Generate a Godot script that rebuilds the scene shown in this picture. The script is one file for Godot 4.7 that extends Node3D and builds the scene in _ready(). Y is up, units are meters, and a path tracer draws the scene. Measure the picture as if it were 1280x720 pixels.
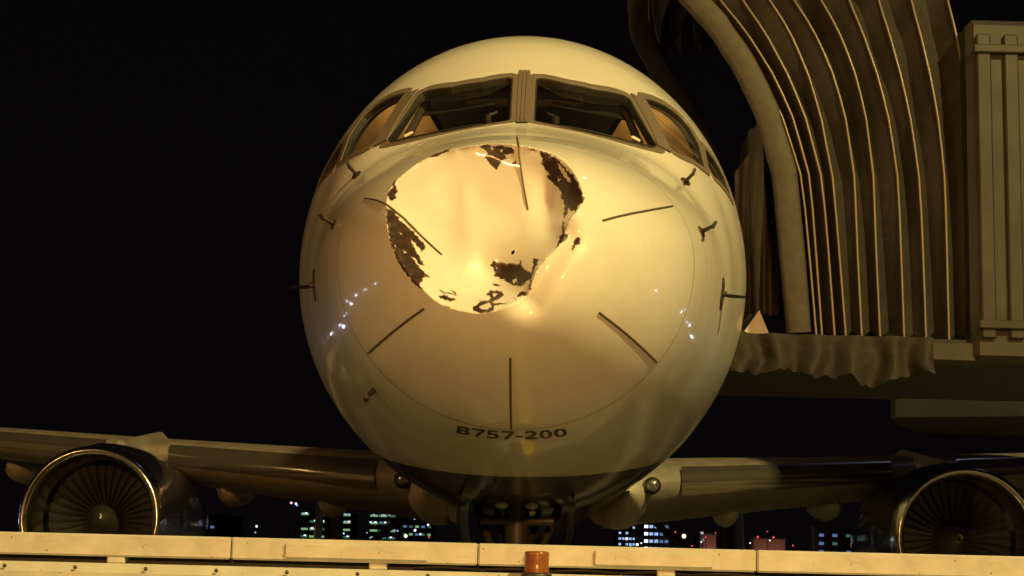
extends Node3D
# Night apron: an airliner nose with a dented radome, seen from a low spot in front of it.
# Aeroplane axes: x across, y up (height over the apron), -z aft of the nose tip; "s" is metres aft of the tip.

const YAW := 0.0192
# s, crown, keel, height of the widest point, half width
const LINES := [
	[0.0, 3.29, 3.29, 3.29, 0.0], [0.01, 3.40, 3.17, 3.29, 0.115], [0.05, 3.53, 3.02, 3.285, 0.26], [0.2, 3.74, 2.80, 3.275, 0.49],
	[0.35, 3.85, 2.69, 3.30, 0.635], [0.7, 4.02, 2.52, 3.34, 0.87], [1.2, 4.18, 2.355, 3.40, 1.095], [2.0, 4.42, 2.22, 3.49, 1.32],
	[2.5, 4.61, 2.16, 3.54, 1.43], [3.0, 5.00, 2.11, 3.60, 1.54], [3.4, 5.29, 2.07, 3.65, 1.62], [4.0, 5.67, 2.02, 3.77, 1.745],
	[4.5, 5.88, 1.985, 3.85, 1.83], [5.0, 6.02, 1.96, 3.91, 1.895], [5.5, 6.11, 1.945, 3.95, 1.94], [6.0, 6.18, 1.935, 3.97, 1.965],
	[7.0, 6.21, 1.93, 4.0, 1.98], [9.0, 6.22, 1.93, 4.0, 1.985], [30.0, 6.22, 1.93, 4.0, 1.985], [44.0, 6.10, 4.9, 5.4, 0.35]]
const RADOME_END := 1.25
# the outline of the dent and of the chipped paint, front elevation of the nose in millimetres
const RIM := [-218, 3996, -340, 3988, -456, 3985, -561, 3931, -653, 3859, -715, 3786, -753, 3718, -756, 3630, -743, 3523, -730, 3441, -698, 3335, -653, 3247, -601, 3166, -541, 3095, -487, 3037, -421, 2980, -351, 2941, -259, 2916, -169, 2905, -72, 2920, 16, 2962, 90, 3010, 111, 3078, 144, 3157, 191, 3221, 247, 3279, 281, 3346, 307, 3429, 360, 3501, 387, 3568, 378, 3648, 342, 3755, 282, 3845, 212, 3901, 118, 3936, 13, 3965, -97, 3988]
const CHIPS := [
	[-535,3960,-477,3985,-438,4001,-407,4025,-410,3981,-465,3963,-513,3948],
	[-766,3697,-740,3740,-741,3776,-725,3806,-723,3759,-703,3706,-710,3682,-703,3659,-725,3640,-744,3645,-761,3669],
	[-755,3583,-722,3574,-691,3542,-669,3504,-628,3467,-598,3441,-573,3420,-558,3399,-511,3341,-514,3309,-523,3314,-512,3283,-497,3267,-532,3308,-562,3339,-593,3381,-575,3328,-553,3286,-532,3255,-505,3198,-533,3208,-548,3228,-573,3253,-547,3217,-517,3182,-483,3147,-463,3127,-500,3130,-503,3114,-518,3082,-497,3030,-536,3069,-580,3118,-631,3180,-669,3250,-703,3331,-728,3415,-746,3497],
	[-405,3011,-384,3027,-347,3008,-305,2993,-323,2983,-363,2982,-395,2996], [-418,3057,-376,3037,-339,3033,-298,3018,-348,3023,-389,3032],
	[-346,3059,-322,3044,-298,3024,-330,3033], [-370,2951,-347,2947,-337,2932,-360,2942],
	[-131,3227,-109,3246,-85,3235,-62,3238,-57,3228,-20,3220,16,3216,30,3204,47,3237,53,3191,72,3169,109,3143,113,3127,101,3101,83,3089,57,3073,30,3071,2,3084,-21,3105,-45,3127,-73,3144,-105,3156,-101,3175,-116,3206],
	[111,3223,124,3237,143,3218,143,3187,126,3159,118,3131,107,3041,93,3042,109,3133,117,3181], [27,3007,49,3036,75,3034,94,3024,81,3006,49,3006],
	[-117,3106,-90,3115,-62,3088,-98,3090], [-145,3039,-124,3065,-97,3059,-79,3063,-51,3047,-45,3020,-62,3000,-93,2991,-101,2970,-129,2982,-121,3013],
	[-220,3009,-174,2988,-129,2992,-97,2975,-47,2968,-3,2971,-47,2957,-96,2949,-94,2916,-125,2904,-178,2905,-206,2922,-217,2942,-186,2962,-174,2983],
	[-198,3279,-180,3299,-189,3289], [278,3366,277,3400,281,3467,291,3397,291,3364,309,3361,301,3318,279,3312,257,3296,239,3274,252,3319,265,3343],
	[345,3328,363,3347,381,3333,372,3304,350,3289,333,3255,324,3274,337,3299],
	[-218,3994,-170,3993,-121,3979,-73,3977,-25,3957,-10,3945,-19,3927,-43,3919,-72,3923,-52,3900,-85,3889,-99,3864,-112,3830,-146,3864,-177,3903,-192,3925,-173,3939,-188,3966,-218,3979],
	[-22,3867,-4,3880,2,3859,-17,3856], [70,3942,108,3939,108,3920,89,3936],
	[137,3922,184,3908,221,3880,259,3844,301,3784,337,3740,360,3689,378,3634,401,3571,392,3553,369,3536,347,3495,325,3506,312,3537,303,3500,290,3464,281,3505,289,3559,271,3627,261,3681,238,3711,214,3740,177,3771,195,3784,176,3812,152,3846,156,3871,142,3897]]
const FLAKES := [[-102,3966,-82,3949,-86,3934], [240,3841,273,3810,301,3758,324,3712,315,3698,288,3739,260,3791], [246,3762,265,3743,256,3724], [-181,2942,-155,2961,-124,2976,-105,2949,-126,2929,-162,2926], [-109,3044,-92,3048,-77,3032,-95,3017], [1,3118,23,3126,33,3105,15,3092], [-582,3258,-559,3249,-539,3223,-557,3227], [-665,3420,-651,3411,-659,3399], [-685,3337,-675,3327,-678,3315], [-636,3303,-612,3288,-621,3282]]
# the flight deck panes: s, degrees round from the crown (one side; the other mirrors it)
const PANES := {
	"front": [3.207, 3.3, 3.170, 11.8, 3.213, 20.4, 3.370, 29.4, 3.146, 33.1, 2.949, 37.0, 2.793, 41.1, 2.657, 34.2, 2.557, 27.6, 2.481, 21.2, 2.458, 15.2, 2.488, 9.2, 2.550, 3.4, 2.766, 3.4, 2.961, 3.3],
	"side": [3.549, 34.3, 3.202, 39.8, 2.916, 45.7, 3.016, 48.9, 3.162, 52.1, 3.274, 55.2, 3.431, 58.3, 3.587, 55.9, 3.754, 53.7, 3.83, 50.9, 3.895, 48.2, 3.86, 44.8, 3.79, 41.5, 3.68, 37.9],
	"aft": [3.52, 60.3, 3.9, 55.9, 4.08, 60.5, 4.19, 66.0, 4.10, 70.2, 3.79, 65.2]}

var M := {}
var used := {}
var rng := RandomNumberGenerator.new()
var jet: Node3D
var tt := PackedFloat32Array()          # the faired lines, 3000 steps of sqrt(s)
var lines := []
const LN := 3000
const LMAX := 6.64
# dent field
const GH := 0.0125
const GX := -0.85
const GY := 2.75
const GNX := 112
const GNY := 120
var dent := PackedFloat32Array()
var rim := PackedVector2Array()
var wrinkle := FastNoiseLite.new()

func _ready():
	rng.seed = 7571
	# ---- camera
	var cam := Camera3D.new(); cam.name = "camera"
	cam.position = Vector3(0, 1.6, 0)
	cam.rotation_degrees = Vector3(9.0, 0, 1.4)
	cam.fov = 19.58; cam.near = 0.1; cam.far = 6000.0; cam.current = true
	add_child(cam)
	# ---- night sky, moonlight
	var env := Environment.new()
	env.background_mode = Environment.BG_SKY
	var sm := ProceduralSkyMaterial.new()
	sm.sky_top_color = Color(0.020, 0.014, 0.018); sm.sky_horizon_color = Color(0.034, 0.022, 0.026); sm.sky_curve = 0.12
	sm.ground_bottom_color = Color(0.012, 0.010, 0.010); sm.ground_horizon_color = Color(0.03, 0.02, 0.02)
	sm.sun_angle_max = 1.0
	var sky := Sky.new(); sky.sky_material = sm
	env.sky = sky
	env.tonemap_mode = Environment.TONE_MAPPER_LINEAR
	env.tonemap_exposure = 1.0
	env.sdfgi_enabled = true; env.ssao_enabled = true; env.ssil_enabled = true
	var we := WorldEnvironment.new(); we.name = "world"; we.environment = env
	add_child(we)
	var moon := DirectionalLight3D.new(); moon.name = "moonlight"
	moon.light_color = Color(0.75, 0.82, 1.0); moon.light_energy = 0.002; moon.light_angular_distance = 0.5; moon.shadow_enabled = true
	moon.rotation_degrees = Vector3(-50, 140, 0)
	add_child(moon)
	materials()
	# ---- apron floodlights (they stand behind the camera and light all of it)
	floodlight(Vector3(18, 0, 10), 26.0, Vector3(0.5, 3.5, -10), lin(1.0, 0.76, 0.25), 2120.0, "tall apron floodlight mast on the bridge side with pale yellow lamps")
	floodlight(Vector3(2, 0, 25), 7.0, Vector3(0.0, 3.2, -10), lin(1.0, 0.46, 0.12), 640.0, "short floodlight mast in front of the terminal with orange sodium lamps")
	floodlight(Vector3(-24, 0, 8), 13.0, Vector3(-0.5, 3.5, -10), lin(1.0, 0.52, 0.15), 170.0, "distant apron floodlight mast across from the bridge with dull orange lamps")
	# ---- setting
	apron()
	# ---- objects
	fair_lines()
	solve_dent()
	airliner()
	tractor()
	jet_bridge()
	city()
	apron_lamps()

# ------------------------------------------------------------------ helpers
func numbered(n: String) -> String:
	if not used.has(n):
		used[n] = 0
		return n
	used[n] += 1
	return "%s_%03d" % [n, used[n]]

func lin(r, g, b) -> Color: return Color(r, g, b).linear_to_srgb()

func mat(r, g, b, rough := 0.6, metal := 0.0) -> StandardMaterial3D:
	var m := StandardMaterial3D.new()
	m.albedo_color = lin(r, g, b); m.roughness = rough; m.metallic = metal
	return m

func glow(r, g, b, e) -> StandardMaterial3D:
	var m := mat(0.02, 0.02, 0.02)
	m.emission_enabled = true; m.emission = lin(r, g, b); m.emission_energy_multiplier = e
	return m

func noise_tex(seed_, freq, c0: Color, c1: Color, size := 512, oct := 5) -> NoiseTexture2D:
	var n := FastNoiseLite.new(); n.seed = seed_; n.frequency = freq; n.fractal_octaves = oct
	var t := NoiseTexture2D.new(); t.width = size; t.height = size; t.seamless = true; t.noise = n
	var g := Gradient.new(); g.set_color(0, c0); g.set_color(1, c1); t.color_ramp = g
	return t

func st_new() -> SurfaceTool:
	var st := SurfaceTool.new(); st.begin(Mesh.PRIMITIVE_TRIANGLES)
	return st

func obj(called: String, mesh, m: Material, parent: Node = self) -> MeshInstance3D:
	var o := MeshInstance3D.new()
	o.name = numbered(called) if parent == self else called
	o.mesh = mesh.commit() if mesh is SurfaceTool else mesh
	o.material_override = m
	parent.add_child(o, true)
	return o

func thing(called: String, label: String, category: String, at := Vector3.ZERO, turn := 0.0, group := "") -> Node3D:
	var o := Node3D.new(); o.name = numbered(called)
	add_child(o)
	o.position = at; o.rotation.y = turn
	tag(o, label, category, group)
	return o

func tag(o: Node, label: String, category: String, group := ""):
	o.set_meta("label", label); o.set_meta("category", category)
	if group: o.set_meta("group", group)

func tri(st: SurfaceTool, a: Vector3, b: Vector3, c: Vector3, na: Vector3, nb: Vector3, nc: Vector3):
	if (b - a).cross(c - a).dot(na + nb + nc) > 0.0:
		var t := b; b = c; c = t
		t = nb; nb = nc; nc = t
	st.set_normal(na); st.add_vertex(a)
	st.set_normal(nb); st.add_vertex(b)
	st.set_normal(nc); st.add_vertex(c)

func flat(st, a, b, c, out: Vector3):
	var n: Vector3 = (b - a).cross(c - a)
	if n.length_squared() < 1e-16: return
	n = n.normalized()
	if n.dot(out) < 0.0: n = -n
	tri(st, a, b, c, n, n, n)

func quad(st, a, b, c, d, out: Vector3):
	flat(st, a, b, c, out); flat(st, a, c, d, out)

# a box with chamfered edges, at a transform
func box(st, xf: Transform3D, size: Vector3, ch := 0.01):
	var h := size * 0.5
	ch = min(ch, min(h.x, min(h.y, h.z)) * 0.8)
	var ax := [Vector3.RIGHT, Vector3.UP, Vector3.BACK]
	var P := func(sg: Vector3, k: int) -> Vector3:
		var v := Vector3(sg.x * (h.x - ch), sg.y * (h.y - ch), sg.z * (h.z - ch))
		v[k] = sg[k] * h[k]
		return xf * v
	for k in 3:
		var i := (k + 1) % 3
		var j := (k + 2) % 3
		for s in [-1.0, 1.0]:
			var c := []
			for q in [[-1, -1], [1, -1], [1, 1], [-1, 1]]:
				var sg := Vector3.ZERO
				sg[k] = s; sg[i] = q[0]; sg[j] = q[1]
				c.append(P.call(sg, k))
			quad(st, c[0], c[1], c[2], c[3], xf.basis * (ax[k] * s))
		for si in [-1.0, 1.0]:           # edges along axis k
			for sj in [-1.0, 1.0]:
				var a := Vector3.ZERO; a[i] = si; a[j] = sj; a[k] = -1
				var b := a; b[k] = 1
				quad(st, P.call(a, i), P.call(a, j), P.call(b, j), P.call(b, i), xf.basis * (ax[i] * si + ax[j] * sj))
	for sx in [-1.0, 1.0]:
		for sy in [-1.0, 1.0]:
			for sz in [-1.0, 1.0]:
				var sg := Vector3(sx, sy, sz)
				flat(st, P.call(sg, 0), P.call(sg, 1), P.call(sg, 2), xf.basis * sg)

func at(p: Vector3, rot := Vector3.ZERO) -> Transform3D:
	return Transform3D(Basis.from_euler(rot), p)

func bx(st, x0, x1, y0, y1, z0, z1, ch := 0.008):
	box(st, Transform3D(Basis(), Vector3((x0 + x1) * 0.5, (y0 + y1) * 0.5, (z0 + z1) * 0.5)), Vector3(abs(x1 - x0), abs(y1 - y0), abs(z1 - z0)), ch)

func tube(st, pts: Array, radii, sides := 12, caps := true):
	var rings := []
	var nors := []
	var up := Vector3.UP
	for i in pts.size():
		var d: Vector3 = (pts[min(i + 1, pts.size() - 1)] - pts[max(i - 1, 0)]).normalized()
		if absf(d.dot(up)) > 0.95: up = Vector3.RIGHT if absf(d.x) < 0.9 else Vector3.BACK
		var a := d.cross(up).normalized()
		var b := a.cross(d).normalized()
		up = b
		var r: float = radii[i] if radii is Array else radii
		var ring := []
		var nr := []
		for k in sides:
			var ph := TAU * k / sides
			var n := a * cos(ph) + b * sin(ph)
			ring.append(pts[i] + n * r); nr.append(n)
		rings.append(ring); nors.append(nr)
	for i in pts.size() - 1:
		for k in sides:
			var l := (k + 1) % sides
			tri(st, rings[i][k], rings[i + 1][k], rings[i + 1][l], nors[i][k], nors[i + 1][k], nors[i + 1][l])
			tri(st, rings[i][k], rings[i + 1][l], rings[i][l], nors[i][k], nors[i + 1][l], nors[i][l])
	if caps:
		for e in [0, pts.size() - 1]:
			var o: Vector3 = pts[e] - pts[1 if e == 0 else e - 1]
			for k in sides: flat(st, pts[e], rings[e][k], rings[e][(k + 1) % sides], o)

# profile: [r, z] pairs turned round the local z axis of xf
func lathe(st, prof: Array, xf: Transform3D, sides := 40, flip := 1.0):
	var nor := []
	for i in prof.size():
		var a = prof[max(i - 1, 0)]
		var b = prof[min(i + 1, prof.size() - 1)]
		nor.append(Vector2(b[1] - a[1], -(b[0] - a[0])).normalized() * flip)
	for i in prof.size() - 1:
		for k in sides:
			var v := []
			for q in [[i, k], [i + 1, k], [i + 1, k + 1], [i, k + 1]]:
				var ph: float = TAU * q[1] / sides
				var p = prof[q[0]]
				var n: Vector2 = nor[q[0]]
				v.append([xf * Vector3(p[0] * cos(ph), p[0] * sin(ph), p[1]), (xf.basis * Vector3(n.x * cos(ph), n.x * sin(ph), n.y)).normalized()])
			tri(st, v[0][0], v[1][0], v[2][0], v[0][1], v[1][1], v[2][1])
			tri(st, v[0][0], v[2][0], v[3][0], v[0][1], v[2][1], v[3][1])

# a smooth sheet over rows of points
func sheet(st, rows: Array, closed := false, out_from = null):
	var nr := rows.size()
	var nc: int = rows[0].size()
	var nors := []
	for i in nr:
		var l := []
		for k in nc:
			var a: Vector3 = rows[min(i + 1, nr - 1)][k] - rows[max(i - 1, 0)][k]
			var k1 := (k + 1) % nc if closed else mini(k + 1, nc - 1)
			var k0 := (k + nc - 1) % nc if closed else maxi(k - 1, 0)
			var n: Vector3 = a.cross(rows[i][k1] - rows[i][k0])
			n = n.normalized() if n.length_squared() > 1e-18 else Vector3.UP
			if out_from is Array and n.dot(rows[i][k] - out_from[i]) < 0.0: n = -n
			elif out_from is Vector3 and n.dot(out_from) < 0.0: n = -n
			l.append(n)
		nors.append(l)
	for i in nr - 1:
		for k in (nc if closed else nc - 1):
			var l := (k + 1) % nc
			tri(st, rows[i][k], rows[i + 1][k], rows[i + 1][l], nors[i][k], nors[i + 1][k], nors[i + 1][l])
			tri(st, rows[i][k], rows[i + 1][l], rows[i][l], nors[i][k], nors[i + 1][l], nors[i][l])

# ------------------------------------------------------------------ materials
func materials():
	M.dark_metal = mat(0.06, 0.055, 0.05, 0.45, 0.6)
	M.strip = mat(0.10, 0.075, 0.055, 0.5, 0.3)
	M.probe = mat(0.055, 0.042, 0.034, 0.5, 0.3)
	M.frame = mat(0.155, 0.13, 0.105, 0.5, 0.0)
	M.frame.roughness_texture = noise_tex(3, 0.02, Color(0.6, 0.6, 0.6), Color(1, 1, 1))
	M.frame.uv1_triplanar = true; M.frame.uv1_scale = Vector3(2, 2, 2)
	M.seal = mat(0.015, 0.013, 0.012, 0.7)
	M.steel = mat(0.45, 0.43, 0.40, 0.22, 1.0)
	M.slat = mat(0.55, 0.50, 0.44, 0.17, 0.9)
	M.lip = mat(0.62, 0.60, 0.57, 0.2, 1.0)
	M.navy = mat(0.012, 0.013, 0.026, 0.28); M.navy.clearcoat_enabled = true; M.navy.clearcoat = 1.0; M.navy.clearcoat_roughness = 0.06
	M.wing = mat(0.5, 0.465, 0.42, 0.36, 0.2)
	M.wing.albedo_texture = noise_tex(11, 0.012, Color(0.72, 0.70, 0.68), Color(1, 1, 1)); M.wing.uv1_triplanar = true; M.wing.uv1_scale = Vector3(0.35, 0.35, 0.35)
	M.fairing = mat(0.72, 0.67, 0.55, 0.4)
	M.gear = mat(0.05, 0.049, 0.047, 0.5, 0.2)
	M.tyre = mat(0.012, 0.012, 0.012, 0.85)
	M.lens = mat(0.22, 0.22, 0.22, 0.15, 0.6)
	M.black = mat(0.01, 0.009, 0.008, 0.6)
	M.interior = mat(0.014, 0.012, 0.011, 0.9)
	M.seat = mat(0.46, 0.34, 0.13, 0.9)
	M.seat_grey = mat(0.07, 0.062, 0.055, 0.9)
	var g := StandardMaterial3D.new()
	g.albedo_color = Color(0.10, 0.09, 0.085, 0.22); g.transparency = BaseMaterial3D.TRANSPARENCY_ALPHA; g.roughness = 0.03; g.metallic_specular = 0.5
	M.glass = g
	# tractor paint: chipped white enamel
	M.enamel = mat(0.53, 0.55, 0.54, 0.4); M.enamel.clearcoat_enabled = true; M.enamel.clearcoat = 0.5; M.enamel.clearcoat_roughness = 0.18
	M.enamel.albedo_texture = scuffed(); M.enamel.uv1_triplanar = true; M.enamel.uv1_scale = Vector3(1.1, 1.1, 1.1)
	M.amber = mat(0.22, 0.075, 0.014, 0.22); M.amber.clearcoat_enabled = true; M.amber.clearcoat = 0.6
	M.amber.subsurf_scatter_enabled = true; M.amber.subsurf_scatter_strength = 0.25
	M.rubber = mat(0.03, 0.028, 0.026, 0.8)
	# bridge
	M.canvas = mat(0.026, 0.021, 0.017, 0.8)
	M.canvas.albedo_texture = noise_tex(31, 0.02, Color(0.55, 0.52, 0.48), Color(1, 1, 1)); M.canvas.uv1_triplanar = true; M.canvas.uv1_scale = Vector3(0.9, 0.9, 0.9)
	M.hoop = mat(0.055, 0.046, 0.036, 0.68)
	M.hoop.albedo_texture = noise_tex(33, 0.025, Color(0.72, 0.70, 0.66), Color(1, 1, 1)); M.hoop.uv1_triplanar = true; M.hoop.uv1_scale = Vector3(0.6, 0.6, 0.6)
	M.rib = mat(0.20, 0.165, 0.125, 0.4, 0.3)
	M.cab = mat(0.034, 0.031, 0.028, 0.6, 0.1)
	M.cab.albedo_texture = noise_tex(35, 0.008, Color(0.7, 0.68, 0.64), Color(1, 1, 1)); M.cab.uv1_triplanar = true; M.cab.uv1_scale = Vector3(0.5, 0.5, 0.5)
	M.pale = mat(0.6, 0.62, 0.62, 0.5)
	# city
	M.concrete = mat(0.16, 0.155, 0.15, 0.9)
	M.far_wall = mat(0.05, 0.05, 0.055, 0.9)
	M.brick = mat(0.20, 0.10, 0.075, 0.9)
	M.lit_green = glow(0.15, 0.30, 0.14, 1.3)
	M.lit_dim = glow(0.06, 0.16, 0.10, 0.7)
	M.lit_blue = glow(0.36, 0.55, 0.95, 1.0)
	M.lit_blue_dim = glow(0.10, 0.17, 0.38, 0.9)
	M.lit_white = glow(0.75, 0.88, 1.0, 2.2)
	M.lit_warm = glow(1.0, 0.72, 0.38, 2.6)
	M.lit_red = glow(0.9, 0.10, 0.10, 1.0)
	M.lit_teal = glow(0.12, 0.48, 0.50, 0.9)
	M.lit_pink = glow(0.9, 0.45, 0.45, 1.6)

# enamel with rubbed patches, scratches and grime
func scuffed() -> ImageTexture:
	var S := 512
	var im := Image.create(S, S, false, Image.FORMAT_RGB8)
	var a := FastNoiseLite.new(); a.seed = 81; a.frequency = 0.012; a.fractal_octaves = 5
	for j in S:
		for i in S:
			var v := 0.93 + 0.09 * a.get_noise_2d(i, j)
			im.set_pixel(i, j, Color(v, v * 0.985, v * 0.96))
	for k in 120:
		var p := Vector2(rng.randf() * S, rng.randf() * S)
		var d := Vector2(1, rng.randf_range(-0.25, 0.25)) if rng.randf() < 0.75 else Vector2(rng.randf_range(-0.4, 0.4), 1)
		var dark := rng.randf_range(0.04, 0.2)
		for q in int(rng.randf_range(3, 46)):
			p += d
			var x := posmod(int(p.x), S)
			var y := posmod(int(p.y), S)
			im.set_pixel(x, y, im.get_pixel(x, y).darkened(dark))
	for k in 26:                          # chips down to primer
		var p := Vector2i(rng.randi() % S, rng.randi() % S)
		for q in rng.randi_range(2, 14):
			p += Vector2i(rng.randi_range(-1, 1), rng.randi_range(-1, 1))
			im.set_pixel(posmod(p.x, S), posmod(p.y, S), Color(0.42, 0.36, 0.30))
	return ImageTexture.create_from_image(im)

# ------------------------------------------------------------------ lights
func floodlight(base: Vector3, h: float, aim: Vector3, c: Color, e: float, label: String):
	var t := thing("floodlight_mast", label, "floodlight mast", base)
	var st := st_new()
	tube(st, [Vector3.ZERO, Vector3(0, h, 0)], [0.28, 0.16], 16)
	obj("pole", st, M.gear, t)
	st = st_new()
	bx(st, -1.3, 1.3, h - 0.1, h + 0.1, -0.12, 0.12, 0.02)
	obj("crossbar", st, M.gear, t)
	var d := (aim - (base + Vector3(0, h, 0))).normalized()
	var b := Basis.looking_at(d, Vector3.UP)
	var gm := glow(c.srgb_to_linear().r, c.srgb_to_linear().g, c.srgb_to_linear().b, 14.0)
	for i in 3:
		var o := Vector3((i - 1) * 0.95, h + 0.35, 0)
		st = st_new()
		box(st, Transform3D(b, o), Vector3(0.6, 0.5, 0.28), 0.05)
		var head := obj("lamp_head", st, M.dark_metal, t)
		st = st_new()
		box(st, Transform3D(b, o + d * 0.16), Vector3(0.5, 0.4, 0.02), 0.004)
		obj("lamp_glass", st, gm, head)
		var l := SpotLight3D.new(); l.name = "lamp_beam"
		l.light_color = c; l.light_energy = e / 3.0; l.light_size = 0.25; l.spot_range = 400.0; l.spot_attenuation = 2.0
		l.spot_angle = 52.0; l.spot_angle_attenuation = 0.8; l.shadow_enabled = true
		l.transform = Transform3D(b, o + d * 0.34)
		t.add_child(l, true)

# ------------------------------------------------------------------ ground
func apron():
	var m := mat(0.24, 0.225, 0.20, 0.85)
	m.albedo_texture = noise_tex(41, 0.006, Color(0.62, 0.60, 0.58), Color(1, 1, 1), 1024, 6)
	m.uv1_triplanar = true; m.uv1_world_triplanar = true; m.uv1_scale = Vector3(0.08, 0.08, 0.08)
	var st := st_new()
	quad(st, Vector3(-2500, 0, 400), Vector3(2500, 0, 400), Vector3(2500, 0, -2500), Vector3(-2500, 0, -2500), Vector3.UP)
	obj("ground", st, m).set_meta("kind", "structure")
	st = st_new()
	quad(st, Vector3(-0.14, 0.004, 12), Vector3(0.14, 0.004, 12), Vector3(0.14 + 1.0, 0.004, -60), Vector3(-0.14 + 1.0, 0.004, -60), Vector3.UP)
	obj("lead_in_line", st, mat(0.6, 0.42, 0.05, 0.7)).set_meta("kind", "structure")

# ------------------------------------------------------------------ the faired body
func fair_lines():
	var n := LINES.size()
	var x := []
	for r in LINES: x.append(sqrt(r[0]))
	for k in 4:
		var y := []
		for r in LINES: y.append(float(r[k + 1]))
		var h := []
		var d := []
		for i in n - 1:
			h.append(x[i + 1] - x[i]); d.append((y[i + 1] - y[i]) / h[i])
		var m := []
		m.resize(n); m.fill(0.0)
		m[0] = d[0]; m[n - 1] = d[n - 2]
		for i in range(1, n - 1):
			if d[i - 1] * d[i] > 0.0:
				var w1: float = 2 * h[i] + h[i - 1]
				var w2: float = h[i] + 2 * h[i - 1]
				m[i] = (w1 + w2) / (w1 / d[i - 1] + w2 / d[i])
		var out := PackedFloat32Array(); out.resize(LN + 1)
		var j := 0
		for q in LN + 1:
			var v: float = LMAX * q / LN
			while j < n - 2 and v > x[j + 1]: j += 1
			var u: float = (v - x[j]) / h[j]
			out[q] = (2 * u * u * u - 3 * u * u + 1) * y[j] + (u * u * u - 2 * u * u + u) * h[j] * m[j] + (-2 * u * u * u + 3 * u * u) * y[j + 1] + (u * u * u - u * u) * h[j] * m[j + 1]
		lines.append(out)

func line(k: int, s: float) -> float:
	var v: float = clampf(sqrt(maxf(s, 0.0)) / LMAX * LN, 0.0, LN - 0.001)
	var i := int(v)
	return lerpf(lines[k][i], lines[k][i + 1], v - i)

# the point of the skin at s, th (radians round from the crown, + towards +x)
func skin0(s: float, th: float) -> Vector3:
	var md := line(2, s)
	var c := cos(th)
	return Vector3(line(3, s) * sin(th), md + (line(0, s) - md) * c if c > 0.0 else md + (md - line(1, s)) * c, -s)

func normal0(s: float, th: float) -> Vector3:
	var a := skin0(s + 0.02, th) - skin0(maxf(s - 0.02, 0.0005), th)
	var b := skin0(s, th + 0.01) - skin0(s, th - 0.01)
	var n := a.cross(b).normalized()
	var o := skin0(s, th) - Vector3(0, line(2, s), -s - 0.3)
	return n if n.dot(o) > 0.0 else -n

func skin(s: float, th: float, off := 0.0) -> Vector3:
	var p := skin0(s, th)
	if s < 1.26: p.z = -dented(p.x, p.y, s)
	return p if off == 0.0 else p + normal0(s, th) * off

func s_of(x: float, y: float) -> float:
	var lo := 0.0
	var hi := 3.0
	for i in 20:
		var m := (lo + hi) * 0.5
		var md := line(2, m)
		var b := line(0, m) - md if y > md else md - line(1, m)
		var a := x / maxf(line(3, m), 1e-5)
		var c := (y - md) / maxf(b, 1e-5)
		if a * a + c * c < 1.0: hi = m
		else: lo = m
	return hi

func pts2(a: Array) -> PackedVector2Array:
	var p := PackedVector2Array()
	for i in a.size() / 2: p.append(Vector2(a[2 * i], a[2 * i + 1]) * 0.001)
	return p

func seg_dist(p: Vector2, a: Vector2, b: Vector2) -> float:
	return p.distance_to(Geometry2D.get_closest_point_to_segment(p, a, b))

func lip(x: float, y: float) -> float:
	var d := seg_dist(Vector2(x, y), Vector2(0.09, 3.01), Vector2(0.281, 3.346)) / 0.10
	return 0.09 * exp(-d * d)

func solve_dent():
	wrinkle.seed = 5; wrinkle.frequency = 1.9; wrinkle.fractal_octaves = 2
	rim = pts2(RIM)
	var src := PackedFloat32Array()
	var free := PackedInt32Array()
	dent.resize(GNX * GNY); src.resize(GNX * GNY)
	for j in GNY:
		for i in GNX:
			var x := GX + GH * i
			var y := GY + GH * j
			var q := j * GNX + i
			dent[q] = s_of(x, y) + lip(x, y)
			if i > 0 and j > 0 and i < GNX - 1 and j < GNY - 1 and Geometry2D.is_point_in_polygon(Vector2(x, y), rim):
				free.append(q)
				var g := 1.3 + 17.0 * exp(-(pow(x + 0.074, 2) + pow(y - 3.095, 2)) / 0.01)
				g += 20.0 * exp(-(pow((x - 0.205) / 0.05, 2) + pow((y - 3.566) / 0.2, 2)))
				src[q] = g * GH * GH
	for it in 260:                       # over-relaxed; alternate sweep direction
		for k in free.size():
			var q := free[k]
			dent[q] += 1.93 * (0.25 * (dent[q - 1] + dent[q + 1] + dent[q - GNX] + dent[q + GNX] + src[q]) - dent[q])

func dented(x: float, y: float, s: float) -> float:
	if x < -0.84 or x > 0.52 or y < 2.77 or y > 4.2: return s
	if not Geometry2D.is_point_in_polygon(Vector2(x, y), rim):
		return s + lip(x, y)
	var u := (x - GX) / GH
	var v := (y - GY) / GH
	var i := clampi(int(u), 0, GNX - 2)
	var j := clampi(int(v), 0, GNY - 2)
	u -= i; v -= j
	var q := j * GNX + i
	var r := lerpf(lerpf(dent[q], dent[q + 1], u), lerpf(dent[q + GNX], dent[q + GNX + 1], u), v)
	var edge := 1.0
	for e in rim.size():
		edge = minf(edge, seg_dist(Vector2(x, y), rim[e], rim[(e + 1) % rim.size()]))
	# folds left by the blow: a trough by the bridge side wall with a crest beside it, a pocket low down
	var p := Vector2(x, y)
	var f := 0.026 * exp(-pow(seg_dist(p, Vector2(0.20, 3.78), Vector2(0.235, 3.42)) / 0.085, 2))
	f -= 0.006 * exp(-pow(seg_dist(p, Vector2(0.04, 3.80), Vector2(0.08, 3.40)) / 0.06, 2))
	f += 0.012 * exp(-pow(seg_dist(p, Vector2(-0.16, 3.20), Vector2(-0.04, 3.12)) / 0.09, 2))
	f -= 0.014 * exp(-pow(seg_dist(p, Vector2(-0.30, 3.72), Vector2(-0.25, 3.25)) / 0.07, 2))
	r += f * smoothstep(0.0, 0.09, edge)
	return r + wrinkle.get_noise_2d(x * 0.9 + y * 0.35, y * 0.8) * 0.024 * smoothstep(0.0, 0.18, edge)

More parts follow.
